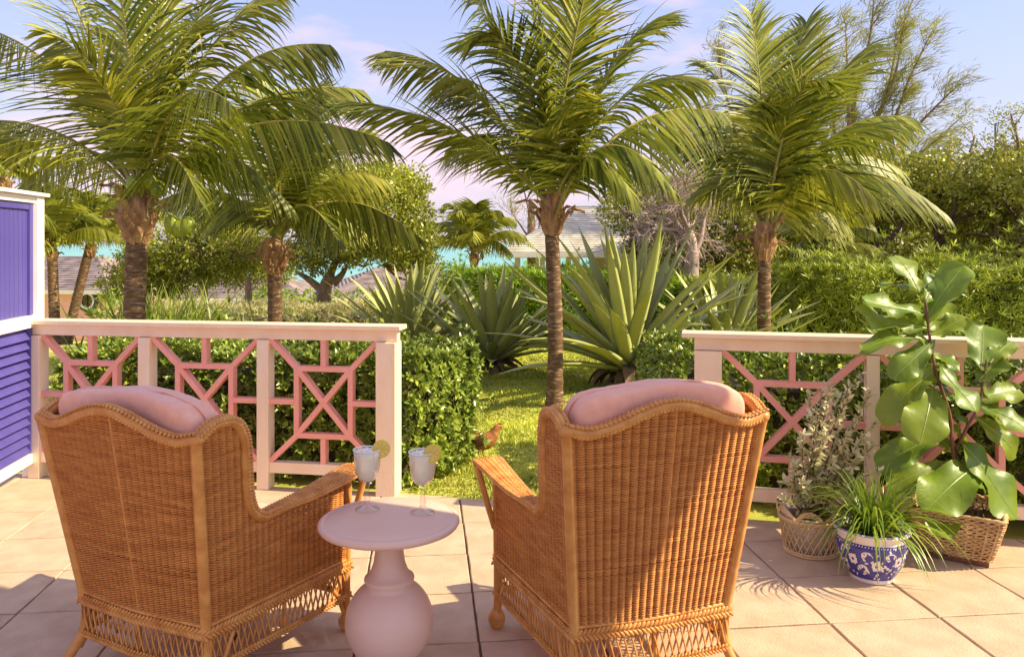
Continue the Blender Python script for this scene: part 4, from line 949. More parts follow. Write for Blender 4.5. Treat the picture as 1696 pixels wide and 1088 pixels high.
# strap-leaved clump
def straps(loc, n, h, label, seed, m, w=.03, sp=.35, name='strap_leaf_clump'):
    r = np.random.default_rng(seed); g = thing(name, label, 'plant', loc); st = []; a = r.uniform(0, 2*PI, n); p = np.stack([r.normal(0, sp, n), r.normal(0, sp*.6, n), 0*a], 1); el = np.radians(r.uniform(50, 88, n)); H = h*r.uniform(.6, 1.1, n)
    d = np.stack([np.cos(a)*np.cos(el), np.sin(a)*np.cos(el), np.sin(el)], 1); wv = nrm(np.cross(d, nrm(r.normal(size=(n, 3))))); ns = 6
    for q in range(ns+1):
        f = q/ns; ww = w*(1-f**2.2)+.002; st.append(np.stack([p-wv*ww/2, p+wv*ww/2], 1)); p = p+d*(H/ns)[:, None]; d = nrm(d+np.stack([np.cos(a)*.12, np.sin(a)*.12, -.18+0*a], 1)*f)
    V = np.stack(st, 1).reshape(-1, 3); b = ((np.arange(n)*(ns+1)*2)[:, None]+np.arange(ns)[None]*2).ravel(); F = np.stack([b, b+1, b+3, b+2], 1)
    stuff(link('strap_leaves', raw_mesh('strap_leaves', V, F), m, g, smooth=False)); return g
straps(tuple(gz(262, 11.5)), 240, 1.15, 'tall strap leaved clump right of the tallest palm trunk', 1, M['strap'], sp=.5)
straps(tuple(gz(300, 12.2)), 200, 1.0, 'strap leaved clump in front of the pale straight trunk', 2, M['strap'], sp=.45)
straps(tuple(gz(380, 15.5)), 160, 1.1, 'small strap leaved clump beside the grey tin roof', 3, M['strap'], sp=.5)
straps(tuple(gz(1225, 11.3)), 120, 1.0, 'pale strap leaves behind the right palm trunk', 4, M['strap'], sp=.35)

# trees on the right
def T_(px, Y, top_py, blobs, label, seed, stems=None, m=None, leaf=.09, dens=760, r0=.10, bark=None, gap=0):
    base = gz(px, Y); st = [[base, W(px+random.uniform(-6, 6), 430, Y), W(px+random.uniform(-10, 10), top_py, Y)]]+(stems or [])
    return broad_tree(base, st, [(W(a, b, Y+dy), rad) for a, b, dy, rad in blobs], label, seed, m=m or M['tree_leaf2'], leaf=leaf, dens=dens, r0=r0, bark=bark or M['bark_dark'], gap=gap)
Yt = 16
T_(1050, 17, 380, [(1075, 340, 0, (1.1, .9, .7)), (1110, 400, .3, (1.0, .9, .7)), (1040, 312, .5, (.5, .6, .32))], 'broadleaf tree over the pavilion roof behind the bare tree', 51)
T_(1190, 16, 380, [(1180, 370, 0, (1.1, .9, .85)), (1225, 430, -.4, (.8, .7, .6)), (1150, 430, .2, (.9, .7, .5))], 'broadleaf tree between the bare tree and the right palm', 52)
T_(1340, 16.5, 380, [(1330, 340, 0, (1.2, .9, .8)), (1380, 390, -.3, (1.0, .8, .55)), (1280, 330, .6, (.8, .7, .6))], 'broadleaf tree directly behind the right palm crown', 53,
   stems=[[W(1335, 440, 16.3), W(1365, 400, 16.2), W(1400, 385, 16)], [W(1345, 450, 16.3), W(1320, 410, 16.2), W(1325, 370, 16)]])
T_(1452, 15.5, 390, [(1460, 330, 0, (1.0, .8, .7)), (1500, 290, .4, (.9, .7, .5)), (1430, 380, .7, (.7, .6, .5))], 'broadleaf tree with a slanting dark trunk right of the right palm', 54,
   stems=[[W(1440, 430, 15.2), W(1475, 395, 15.1), W(1500, 360, 15), W(1515, 330, 15)], [W(1430, 435, 15.1), W(1410, 410, 15), W(1390, 400, 15)]])
T_(1560, 15, 370, [(1570, 300, 0, (1.15, .9, .62)), (1540, 350, .9, (.8, .6, .5)), (1620, 340, .8, (.7, .6, .5))], 'broadleaf tree with a crooked trunk behind the fiddle leaf fig', 55,
   stems=[[W(1558, 425, 14.6), W(1552, 390, 14.5), W(1575, 370, 14.4), W(1625, 350, 14.4), W(1665, 335, 14.3)], [W(1556, 395, 14.5), W(1580, 350, 14.4), W(1585, 330, 14.4)]])
T_(1690, 14, 380, [(1690, 305, 0, (1.1, .9, .68)), (1740, 262, .2, (.7, .8, .45)), (1640, 390, .8, (.8, .6, .55)), (1720, 370, .6, (.8, .7, .6))], 'broadleaf tree at the right edge of the view', 56,
   stems=[[W(1680, 440, 13.6), W(1690, 380, 13.5), W(1660, 330, 13.5)], [W(1700, 430, 13.5), W(1650, 395, 13.4), W(1610, 388, 13.4)]])
T_(1120, 19, 400, [(1160, 330, 0, (1.5, 1, .7)), (1240, 300, .5, (1.5, 1, .8)), (1400, 300, .5, (1.8, 1, .9)), (1560, 340, 1, (2.2, 1, .9))], 'dense line of olive trees filling the background at the right', 57, dens=300, leaf=.14)
T_(1480, 18, 430, [(1300, 420, 0, (1.5, .8, .6)), (1430, 430, 0, (1.5, .8, .6)), (1570, 420, 0, (1.5, .8, .7)), (1690, 410, 0, (1.4, .8, .8))], 'dark undergrowth tree low behind the tall hedge', 58, dens=380, leaf=.13)
T_(1800, 12.5, 380, [(1800, 300, 0, (1.3, .9, .9)), (1790, 400, 0, (1.0, .9, .7))], 'broadleaf tree just outside the right edge', 59)
# sparse shoots above the right trees
for i, (px, py, Yy, top) in enumerate([(1650, 300, 14.2, (1648, 205)), (1600, 300, 15.2, (1615, 225)), (1690, 280, 13.8, (1675, 190))]):
    r = np.random.default_rng(70+i); b = gz(px, Yy); g = thing('thin_tree', ['thin sparse tree with tiny leaf tufts above the right tree line', 'thinnest sparse shoot left of the others above the right tree line', 'sparse shoot nearest the right edge above the tree line'][i], 'tree', tuple(b))
    mb = MB(); mb.tube(catmull([(0, 0, 0), W(px, py, Yy)-b, W(*top, Yy)-b], 8), np.linspace(.05, .012, 17), 6); mb.build('trunk', M['bark'], g, smooth=True)
    mb = MB(); pos = []
    for k in range(11):
        a = W(px+(top[0]-px)*k/10, py+(top[1]-py)*k/10, Yy)-b; e = a+np.array([r.normal(0, .28), r.normal(0, .2), r.uniform(.05, .35)]); mb.tube([a, (a+e)/2+[0, 0, -.03], e], [.012, .008, .005], 5)
        for q in range(5): pos.append(e+r.normal(0, .06, 3))
    stuff(mb.build('twigs', M['bark'], g, smooth=True)); pos = np.array(pos); V, F = scatter(LC[0][0], LC[0][1], pos, frames(r.normal(size=pos.shape)), .05*np.ones(len(pos)))
    stuff(link('leaves', raw_mesh('leaves', V, F), M['tree_leaf'], g, smooth=False))

# bare tree
def bare_tree():
    Yb = 13.0; base = gz(1140, Yb); r = np.random.default_rng(5); g = thing('bare_tree', 'leafless pale tree with tangled grey pink branches above the right agaves', 'tree', tuple(base))
    mb = MB(); mb.tube(catmull([(0, 0, 0), W(1145, 450, Yb)-base, W(1148, 415, Yb)-base], 8), np.linspace(.14, .10, 17), 10); mb.build('trunk', M['bark_pale'], g, smooth=True)
    tw = MB()
    def grow(p, d, l, rad, depth, parent=None):
        n = 5; P = [p]; q = p.copy(); dd = d.copy()
        for i in range(n): dd = nrm(dd+r.normal(0, .16, 3)+np.array([-.02, 0, .0 if depth < 2 else -.06])); q = q+dd*l/n; P.append(q.copy())
        R = np.linspace(rad, rad*.55, len(catmull(P, 3)))
        if depth == 0: b = MB(); b.tube(catmull(P, 3), R, 8); b.build('limb', M['bark_pale'], g, smooth=True)
        else: tw.tube(catmull(P, 3), R, 5 if depth < 3 else 4, caps=False)
        if depth >= 4: return
        for k in range([5, 4, 4, 3][depth]):
            j = int(r.integers(2, 6)); e = nrm(dd*.7+r.normal(0, .62, 3)+[0, 0, .05]); grow(P[j], e, l*r.uniform(.55, .8), rad*.5, depth+1)
    c = W(1148, 418, Yb)-base
    for tgt, rad in (((1105, 330), .075), ((1165, 330), .07), ((1130, 340), .05), ((1190, 345), .05), ((1085, 365), .045)):
        t = W(tgt[0], tgt[1], Yb+r.uniform(-.4, .4))-base; grow(c, nrm(t-c), np.linalg.norm(t-c)*1.0, rad, 0)
    stuff(tw.build('branches', M['bark_pale'], g, smooth=True)); return g
bare_tree()

# wispy casuarinas
def wispy(px, Yc, limbs, label, seed, dens=1.0):
    r = np.random.default_rng(seed); base = gz(px, Yc); g = thing('casuarina_tree', label, 'tree', tuple(base), group='wispy casuarina trees against the sky'); tw = MB(); pos = []; dirs = []
    mb = MB(); mb.tube(catmull([(0, 0, 0), W(px, 400, Yc)-base, W(px, 330, Yc)-base], 6), np.linspace(.16, .09, 13), 8); mb.build('trunk', M['bark'], g, smooth=True)
    for (x0, y0, x1, y1, rad, nb) in limbs:
        a = W(x0, y0, Yc)-base; e = W(x1, y1, Yc+r.uniform(-.8, .8))-base; P = catmull([a, a*.6+e*.4+r.normal(0, .12, 3), a*.3+e*.7+r.normal(0, .12, 3), e], 6)
        mb = MB(); mb.tube(P, np.linspace(rad, .008, len(P)), 6); mb.build('limb', M['bark'], g, smooth=True); D = nrm(e-a)
        for k in range(int(nb*1.4)):
            j = int(r.integers(int(len(P)*.2), len(P))); p = P[j]; l = r.uniform(.3, .9)*(1.15-.6*j/len(P)); d = nrm(D*.8+r.normal(0, .45, 3)); q = p+d*l; m_ = (p+q)/2+[0, 0, -.04]
            tw.tube([p, m_, q], [.012, .008, .004], 4, caps=False)
            for s in range(int(36*dens)): t = r.uniform(.2, 1.05); pos.append(p+(q-p)*t+r.normal(0, .10, 3)); dirs.append(nrm(np.array([.45, -.1, .15])+d*.7+r.normal(0, .30, 3)))
    stuff(tw.build('twigs', M['bark'], g, smooth=True)); pos = np.array(pos); dirs = np.array(dirs); n = len(pos)
    wv = nrm(np.cross(dirs, r.normal(size=(n, 3)))); L = r.uniform(.16, .36, n); w = .017; st = []; p = pos.copy(); d = dirs.copy()
    for q in range(4): st.append(np.stack([p-wv*w*(1-q/3.3)/2, p+wv*w*(1-q/3.3)/2], 1)); p = p+d*(L/3)[:, None]; d = nrm(d+np.array([.15, 0, -.25]))
    V = np.stack(st, 1).reshape(-1, 3); b = ((np.arange(n)*8)[:, None]+np.arange(3)[None]*2).ravel(); stuff(link('needles', raw_mesh('needles', V, np.stack([b, b+1, b+3, b+2], 1)), M['wispy'], g, smooth=False)); return g
wispy(1400, 21, [(1400, 330, 1500, 20, .09, 30), (1410, 300, 1450, -40, .09, 34), (1420, 280, 1545, 50, .07, 26), (1400, 320, 1400, 40, .07, 22), (1430, 260, 1520, -20, .06, 24), (1400, 330, 1360, 80, .06, 16)],
      'tallest wispy casuarina leaning right behind the right palm', 61)
wispy(1440, 20, [(1440, 340, 1610, 180, .06, 16), (1470, 260, 1600, 130, .05, 14), (1490, 300, 1590, 240, .04, 9)], 'low wispy casuarina branches reaching right over the tree line', 62)
wispy(1230, 21, [(1230, 330, 1250, 30, .07, 22), (1230, 320, 1190, 60, .06, 16), (1250, 300, 1300, 70, .06, 16), (1240, 320, 1150, 160, .06, 20), (1220, 330, 1120, 210, .05, 18)], 'wispy casuarina between the middle and right palms', 63)
wispy(1320, 22, [(1320, 330, 1360, 60, .06, 20), (1320, 320, 1420, 110, .06, 22), (1310, 320, 1270, 90, .06, 18)], 'wispy casuarina directly behind the right palm crown', 64)
wispy(880, 24, [(885, 400, 865, 270, .04, 8), (890, 400, 895, 280, .04, 8), (880, 400, 845, 330, .04, 7)], 'thin wispy tree beside the pavilion left of the middle palm', 65, dens=.5)

# ------------------------------------------------------------------ houses
def hip_house(name, label, corner, Wd, D, rz, zf, ze, zr, wall, roofm, overhang=.3, courses=16, cat='house', ridge=.35):
    """corner = front right corner (x,y); local x runs left to right (-Wd..0), y away"""
    g = thing(name, label, cat, (corner[0], corner[1], zf), rz); H = ze-zf
    if wall:
        nb = max(6, int(H/.16)); 
        for (a, b) in (((-Wd, 0), (0, 0)), ((0, 0), (0, D)), ((0, D), (-Wd, D)), ((-Wd, D), (-Wd, 0))):
            w = MB(); a3 = np.array([*a, 0.]); b3 = np.array([*b, 0.]); d = nrm(b3-a3); n_ = np.array([d[1], -d[0], 0])
            for k in range(nb):
                z0 = H*k/nb; z1 = H*(k+1)/nb; i = len(w.V); w.add([a3+n_*.02+[0,0,z0], b3+n_*.02+[0,0,z0], b3+[0,0,z1], a3+[0,0,z1]], [(0,1,2,3)])
                w.add([a3+[0,0,z0], b3+[0,0,z0], b3+n_*.02+[0,0,z0], a3+n_*.02+[0,0,z0]], [(0,1,2,3)])
            w.build('siding', wall, g)
    o_ = overhang; E = [(-Wd-o_, -o_), (o_, -o_), (o_, D+o_), (-Wd-o_, D+o_)]; rl = ridge*Wd/2; cx, cy = -Wd/2, D/2; Rg = [(cx-rl, cy), (cx+rl, cy), (cx+rl, cy), (cx-rl, cy)]; rise = zr-ze
    for s in range(4):
        w = MB(); a, b = E[s], E[(s+1) % 4]; ra, rb = Rg[s], Rg[(s+1) % 4]
        for k in range(courses):
            t0, t1 = k/courses, (k+1)/courses; L = lambda p, q, t: (p[0]+(q[0]-p[0])*t, p[1]+(q[1]-p[1])*t)
            p0, p1, p2, p3 = L(a, ra, t0), L(b, rb, t0), L(b, rb, t1), L(a, ra, t1); z0 = H+rise*t0+.035; z1 = H+rise*t1
            w.add([(*p0, z0), (*p1, z0), (*p2, z1), (*p3, z1), (*p0, z0-.04), (*p1, z0-.04)], [(0,1,2,3), (4,5,1,0)])
        w.build('roof_slope', roofm, g)
    w = MB()
    for s in range(4):
        a, b = E[s], E[(s+1) % 4]; w.beam((*a, H-.06), (*b, H-.06), .035, .13)
    w.build('eave_board', M['white'], g, bevel=.0)
    w = MB(); w.add([(*e, H-.02) for e in E], [(0,1,2,3)]); w.build('soffit', M['white'], g)
    return g
h1 = hip_house('pink_house', 'pink clapboard house with shingle roof and round window, beyond the small palms at the left', (-12.62, 25.0), 9.5, 7.5, -.16, -2.7, 0.10, 1.08, M['pinkwall'], M['shingle'])
wn_ = MB(); wn_.lathe([(.20, -.02), (.34, -.02), (.35, .0), (.35, .05), (.33, .07), (.27, .07), (.265, .03), (.20, .03)], n=40); 
rw = bpy.data.objects.new('tmp', None)
w1 = wn_.build('round_window', M['navy'], h1, smooth=True, loc=(-.60, -.06, 2.46)); w1.rotation_euler = (math.radians(90), 0, 0)
mb = MB(); mb.lathe([(.205, .03), (.262, .03), (.262, .075), (.205, .075), (.205, .03)], n=40); mb.build('frame', M['white'], w1, smooth=True)
mb = MB(); mb.lathe([(0, .02), (.21, .02)], n=40); mb.build('pane', M['darkglass'], w1)
mb = MB()
mb.box((0, 0, .04), (.41, .018, .02)); mb.box((0, 0, .041), (.018, .41, .02)); mb.build('muntin', M['darkglass'], w1)
hip_house('pink_house', 'grey shingled roof of a house seen under the dark trees left of the second palm', (-7.4, 28.0), 4.6, 5, .02, -3.2, -.35, .35, M['creamwall'], M['shingle'])
hip_house('tin_roof_shed', 'low shed with a pale grey sheet roof in front of the shingled roof', (-8.2, 23.5), 1.6, 2.2, .0, -2.6, -.55, -.25, M['creamwall'], M['tin'], cat='shed', courses=4)
hip_house('pink_house', 'pink house with brown grey shingle roof behind the leftmost agave', (-.6, 25.2), 5.0, 6.5, .22, -3.0, -.10, .72, M['pinkwall'], M['shingle'])
pv = hip_house('pavilion', 'white pavilion with whitewashed shingle roof and columns, right of the middle palm', (4.2, 20.6), 4.15, 4.6, .0, -1.0, 1.32, 2.62, None, M['shingle_w'], overhang=.35, courses=22, cat='pavilion', ridge=.12)
for x in (-4.05, -3.42, -2.75, -2.15, -.05):
    mb = MB(); mb.box((x, .05, 1.15), (.13, .13, 2.30)); mb.build('column', M['white'], pv, bevel=.01)
    mb = MB(); mb.box((x, 4.5, 1.15), (.13, .13, 2.30)); mb.build('column', M['white'], pv, bevel=.01)
mb = MB(); mb.box((-1.0, 1.2, 1.15), (2.0, .12, 2.30)); mb.build('wall', M['creamwall'], pv)
mb = MB(); mb.box((-2.07, .05, 2.24), (4.1, .1, .13)); mb.build('beam', M['white'], pv)
mb = MB(); mb.box((-2.07, 2.4, .02), (4.3, 4.7, .1)); mb.build('floor_slab', M['creamwall'], pv)
hip_house('white_cottage', 'white cottage wall glimpsed between the trunks behind the right palm', (9.6, 23.0), 2.5, 4, 0, -1.2, 1.6, 2.2, M['white'], M['shingle_w'], cat='cottage', courses=8)
for i, (x, y) in enumerate([(865, 470), (885, 470)]): pass

# ------------------------------------------------------------------ potted plants on the right
# blue and white bowl
def bowl():
    c = W(1460, 969, 3.635); loc = (1.672, 3.735, 0); g = thing('planter_bowl', 'round blue and white floral porcelain planter, nearest of the three pots', 'planter', loc); g.scale = (1, 1, 1.22)
    mb = MB(); pr = [(0, 0), (.092, 0), (.098, .006), (.096, .014), (.112, .035), (.134, .068), (.149, .105), (.154, .135), (.150, .158), (.146, .168), (.150, .176), (.162, .182), (.168, .187), (.168, .192), (.160, .196), (.148, .194), (.140, .185), (.138, .15), (.12, .14), (0, .14)]
    mb.lathe(pr, n=96)
    m = bpy.data.materials.new('blue_white_porcelain'); m.use_nodes = True; t = m.node_tree; b = t.nodes['Principled BSDF']; b.inputs['Roughness'].default_value = .12; b.inputs['Base Color'].default_value = (.75, .70, .68, 1); b.inputs['Coat Weight'].default_value = .5
    o = mb.build('glazed_bowl', M['porcelain'], g, smooth=True)
    bl = mat('cobalt_glaze', (.035, .035, .22), (.07, .065, .32), 12, .14)
    # cobalt ground as a skin just outside the bowl, white ornament as raised enamel on top
    def R(z): return np.interp(z, [.014, .035, .068, .105, .135, .158], [.096, .112, .134, .149, .154, .150])
    mb = MB(); mb.lathe([(R(z)+.0008, z) for z in np.linspace(.018, .158, 24)], n=96); mb.build('cobalt_band', bl, g, smooth=True)
    def onto(s, z, lift=.0016): th = s; r = float(R(z))+lift; return (r*math.cos(th), r*math.sin(th), z)
    rr = np.random.default_rng(3)
    def petal(s, z, ang, L, Wp):
        V = []; n = 5; rad = float(R(z))
        for i in range(n+1):
            t = i/n; w = Wp/2*math.sin(PI*min(1, t*.9+.1))**.6
            for k in (-1, 1):
                dx = math.cos(ang)*t*L-math.sin(ang)*k*w; dz = math.sin(ang)*t*L+math.cos(ang)*k*w; V.append(onto(s+dx/rad, min(.157, max(.02, z+dz))))
        return V, [(2*i, 2*i+1, 2*i+3, 2*i+2) for i in range(n)]
    orn = M['porcelain']
    for k in range(9):
        s = k*2*PI/9+.25; z = .098 if k % 2 else .082; mb = MB()
        for q in range(8): V, F = petal(s, z, q*PI/4+.2, .024 if q % 2 else .021, .017); mb.add(V, F)
        mb.build('painted_flower', orn, g)
        mb = MB(); V = [onto(s+.006/.14*math.cos(a), z+.006*math.sin(a), .0026) for a in np.linspace(0, 2*PI, 10, endpoint=False)]; mb.add(V, [tuple(range(10))]); mb.build('flower_eye', bl, g)
    mb = MB()
    for k in range(9):            # curling stems with leaves
        s0 = k*2*PI/9+.25+.35
        for dirn in (-1, 1):
            pts = []
            for i in range(22):
                a = i/21*4.4; rad = .030*(1-i/21*.72); pts.append((s0+dirn*(rad*math.cos(a)+.004)/.14, .088+dirn*.026+rad*math.sin(a)*.8))
            for (sa, za), (sb, zb) in zip(pts[:-1], pts[1:]):
                za = min(.156, max(.022, za)); zb = min(.156, max(.022, zb)); w = .0023
                mb.add([onto(sa, za-w), onto(sb, zb-w), onto(sb, zb+w), onto(sa, za+w)], [(0,1,2,3)])
            for i in (3, 7, 11, 15): V, F = petal(pts[i][0], pts[i][1], rr.uniform(0, 2*PI), .016, .009); mb.add(V, F)
    for k in range(170):
        V, F = petal(rr.uniform(0, 2*PI), rr.uniform(.028, .148), rr.uniform(0, 2*PI), rr.uniform(.009, .017), .0065); mb.add(V, F)
    stuff(mb.build('painted_scrolls', orn, g))
    mb = MB()
    for k in range(72):           # zigzag under the rim and rings on the lip
        s = k*2*PI/72; V = [onto(s, .150, .003), onto(s+.04, .150, .003), onto(s+.0436, .1565, .003)]; mb.add(V, [(0,1,2)])
    stuff(mb.build('rim_zigzag', orn, g))
    for rr_, zz in ((.1535, .1960), (.1585, .1968), (.1655, .1940)):
        mb = MB(); mb.lathe([(rr_-.0012, zz), (rr_, zz+.0009), (rr_+.0012, zz)], n=96); mb.build('rim_ring', bl, g, smooth=True)
    mb = MB(); mb.lathe([(0, .165), (.1385, .165)], n=40); mb.build('potting_soil', M['soil'], g); return loc
bl_ = bowl()
sp = straps((bl_[0], bl_[1], .205), 80, .30, 'bright green grassy spider plant arching out of the blue and white planter', 9, M['spider'], w=.0085, sp=.045, name='spider_plant')
def arching(parent, n, seed):
    r = np.random.default_rng(seed); a = r.uniform(0, 2*PI, n); el = np.radians(r.uniform(25, 75, n)); p = np.stack([.03*np.cos(a), .03*np.sin(a), 0*a], 1); d = np.stack([np.cos(a)*np.cos(el), np.sin(a)*np.cos(el), np.sin(el)], 1); H = r.uniform(.3, .48, n); wv = nrm(np.cross(d, [0, 0, 1.])); st = []; ns = 8
    for q in range(ns+1):
        f = q/ns; ww = .009*(1-f**2)+.001; st.append(np.stack([p-wv*ww/2, p+wv*ww/2], 1)); p = p+d*(H/ns)[:, None]; d = nrm(d+np.array([0, 0, -.34])*(.5+f))
    V = np.stack(st, 1).reshape(-1, 3); b = ((np.arange(n)*(ns+1)*2)[:, None]+np.arange(ns)[None]*2).ravel(); stuff(link('arching_leaves', raw_mesh('arching_leaves', V, np.stack([b, b+1, b+3, b+2], 1)), M['spider'], parent, smooth=False))
arching(sp, 170, 4)
# lattice cane basket with white inner pot
def lattice_basket():
    loc = (1.505, 4.05, 0); g = thing('lattice_basket', 'pale cane lattice basket with scalloped rim, leftmost of the three pots', 'planter', loc)
    R = lambda z: np.interp(z, [0, .18], [.122, .150])
    mb = MB(); n = 26
    for s in (-1, 1):
        for k in range(n):
            P = []
            for i in range(9): z = .012+.168*i/8; a = 2*PI*k/n+s*.62*i/8; P.append(((R(z)+.002*s)*math.cos(a), (R(z)+.002*s)*math.sin(a), z))
            mb = MB(); mb.tube(P, .0035, 5, caps=False); mb.build('cane_strip', M['basket'], g, smooth=True)
    for z, r in ((.008, .0065), (.02, .005), (.175, .005), (.183, .0055)):
        mb = MB(); mb.tube([((R(z)+.003)*math.cos(a), (R(z)+.003)*math.sin(a), z) for a in np.linspace(0, 2*PI, 49)], r, 6, caps=False); mb.build('hoop', M['basket'], g, smooth=True)
    ns = 7
    for k in range(ns):
        a0 = 2*PI*k/ns+.3; 
        for off in (0, .010, .02):
            P = []
            for i in range(13): t = i/12; a = a0+t*2*PI/ns; P.append(((.153+.01*math.sin(PI*t))*math.cos(a), (.153+.01*math.sin(PI*t))*math.sin(a), .178+(.062-off)*math.sin(PI*t)**.7))
            mb = MB(); mb.tube(P, .0042, 5, caps=False); mb.build('scallop', M['basket'], g, smooth=True)
    mb = MB(); mb.lathe([(0, .01), (.105, .01), (.135, .185), (.139, .188), (.139, .194), (.130, .194), (.126, .17), (0, .165)], n=40); mb.build('inner_pot', M['porcelain'], g, smooth=True)
    mb = MB(); mb.lathe([(0, .182), (.129, .178)], n=30); mb.build('potting_soil', M['soil'], g)
    return loc
lb = lattice_basket()
def variegated():
    r = np.random.default_rng(12); b = np.array([lb[0], lb[1], .17]); g = thing('variegated_shrub', 'silvery cream variegated shrub growing from the lattice basket', 'potted plant', tuple(b)); pos = []; no = []
    Yv = 4.03
    tips = [(1300, 800), (1312, 760), (1330, 720), (1345, 690), (1340, 655), (1362, 648), (1375, 700), (1390, 660), (1405, 640), (1400, 720), (1425, 690), (1440, 650), (1450, 700), (1445, 740), (1455, 780), (1420, 760), (1380, 760), (1350, 780), (1300, 830), (1410, 800), (1375, 640), (1428, 620), (1395, 690), (1360, 740), (1330, 800), (1320, 770), (1370, 720), (1432, 720), (1350, 750), (1405, 760)]
    for i, (px, py) in enumerate(tips):
        e = W(px, py, Yv+r.uniform(-.14, .16))-b; P = catmull([np.array([r.normal(0, .03), r.normal(0, .03), 0]), e*.5+[r.normal(0, .02), 0, .03], e], 6)
        mb = MB(); mb.tube(P, np.linspace(.0045, .002, len(P)), 5); mb.build('stem', M['figstem'], g, smooth=True)
        m = int(11+14*np.linalg.norm(e)); t = np.linspace(.22, 1, m); q = np.stack([np.interp(t*(len(P)-1), np.arange(len(P)), P[:, k]) for k in range(3)], 1); pos += list(q); d = nrm(e); no += [d+r.normal(0, .3, 3) for _ in q]
    pos = np.array(pos); no = np.array(no); V, F = scatter(*rosette(4, 1, .40, 1.0, 3, 5), pos, frames(no, spread=.3), r.uniform(.034, .056, len(pos))); stuff(link('leaves', raw_mesh('leaves', V, F), M['varieg'], g, smooth=False))
variegated()
# square straw basket
def square_basket():
    loc = (2.235, 4.02, 0); g = thing('square_basket', 'square straw wicker basket on a dark wooden base, rightmost of the three pots', 'planter', loc, math.radians(-32))
    mb = MB(); mb.box((0, 0, .014), (.27, .27, .028)); mb.build('wooden_base', M['woodred'], g, bevel=.003)
    def corner(z): return .125+.07*np.clip(z/.22, 0, 1)**.8
    nz_ = 17; per = 4; 
    for k in range(nz_):
        z = .038+k*.0118; h = float(corner(z)); P = []; nseg = 9
        cs = [(-1,-1),(1,-1),(1,1),(-1,1),(-1,-1)]
        for q in range(4):
            a, b = cs[q], cs[q+1]
            for i in range(nseg*2):
                t = i/(nseg*2); x = (a[0]+(b[0]-a[0])*t)*h; y = (a[1]+(b[1]-a[1])*t)*h; w = .006*math.sin(PI*(i+.5)+PI*k)*1.0; nx_, ny_ = (b[1]-a[1])/2, -(b[0]-a[0])/2
                sag = .006*math.sin(t*PI*2+k*.7)+random.gauss(0, .0012); f = 1+.045*math.sin(PI*t)
                P.append((x+nx_*w+nx_*h*.05*math.sin(PI*t), y+ny_*w+ny_*h*.05*math.sin(PI*t), z+sag*.5))
        P.append(P[0]); mb = MB(); mb.tube(P, .0052, 5, caps=False); mb.build('woven_cane', M['basket2'], g, smooth=True)
    for q in range(4):
        cs = [(-1,-1),(1,-1),(1,1),(-1,1),(-1,-1)]; a, b = cs[q], cs[q+1]
        for i in range(9):
            t = (i+.5)/9; P = [((a[0]+(b[0]-a[0])*t)*float(corner(z))*1.03, (a[1]+(b[1]-a[1])*t)*float(corner(z))*1.03, z) for z in np.linspace(.03, .24, 5)]
            mb = MB(); mb.tube(P, .0055, 5); mb.build('stake', M['basket2'], g, smooth=True)
    h = float(corner(.24))
    for s in range(2):
        P = []; 
        for q in range(4):
            a, b = cs[q], cs[q+1]
            for i in range(24): t = i/24; w = .007*math.sin(i*1.3+s*PI); P.append(((a[0]+(b[0]-a[0])*t)*h*1.03+w, (a[1]+(b[1]-a[1])*t)*h*1.03+w, .243+.006*math.cos(i*1.3+s*PI)))
        P.append(P[0]); mb = MB(); mb.tube(P, .008, 6, caps=False); mb.build('rim_braid', M['basket2'], g, smooth=True)
    mb = MB(); V, F = softbox(.165, .165, .035, .5, 24, 10); link('bark_mulch', raw_mesh('bark_mulch', V+[0, 0, .195], F), M['soil'], g)
    tw = MB(); r = np.random.default_rng(1)
    for k in range(160): x, y = r.uniform(-.15, .15, 2); a = r.uniform(0, 6.3); l = r.uniform(.02, .05); tw.tube([(x, y, .228), (x+l*.5*math.cos(a), y+l*.5*math.sin(a), .24+r.uniform(0, .02)), (x+l*math.cos(a), y+l*math.sin(a), .226)], .0022, 4)
    stuff(tw.build('mulch_strands', M['soil'], g)); return loc
sb = square_basket()
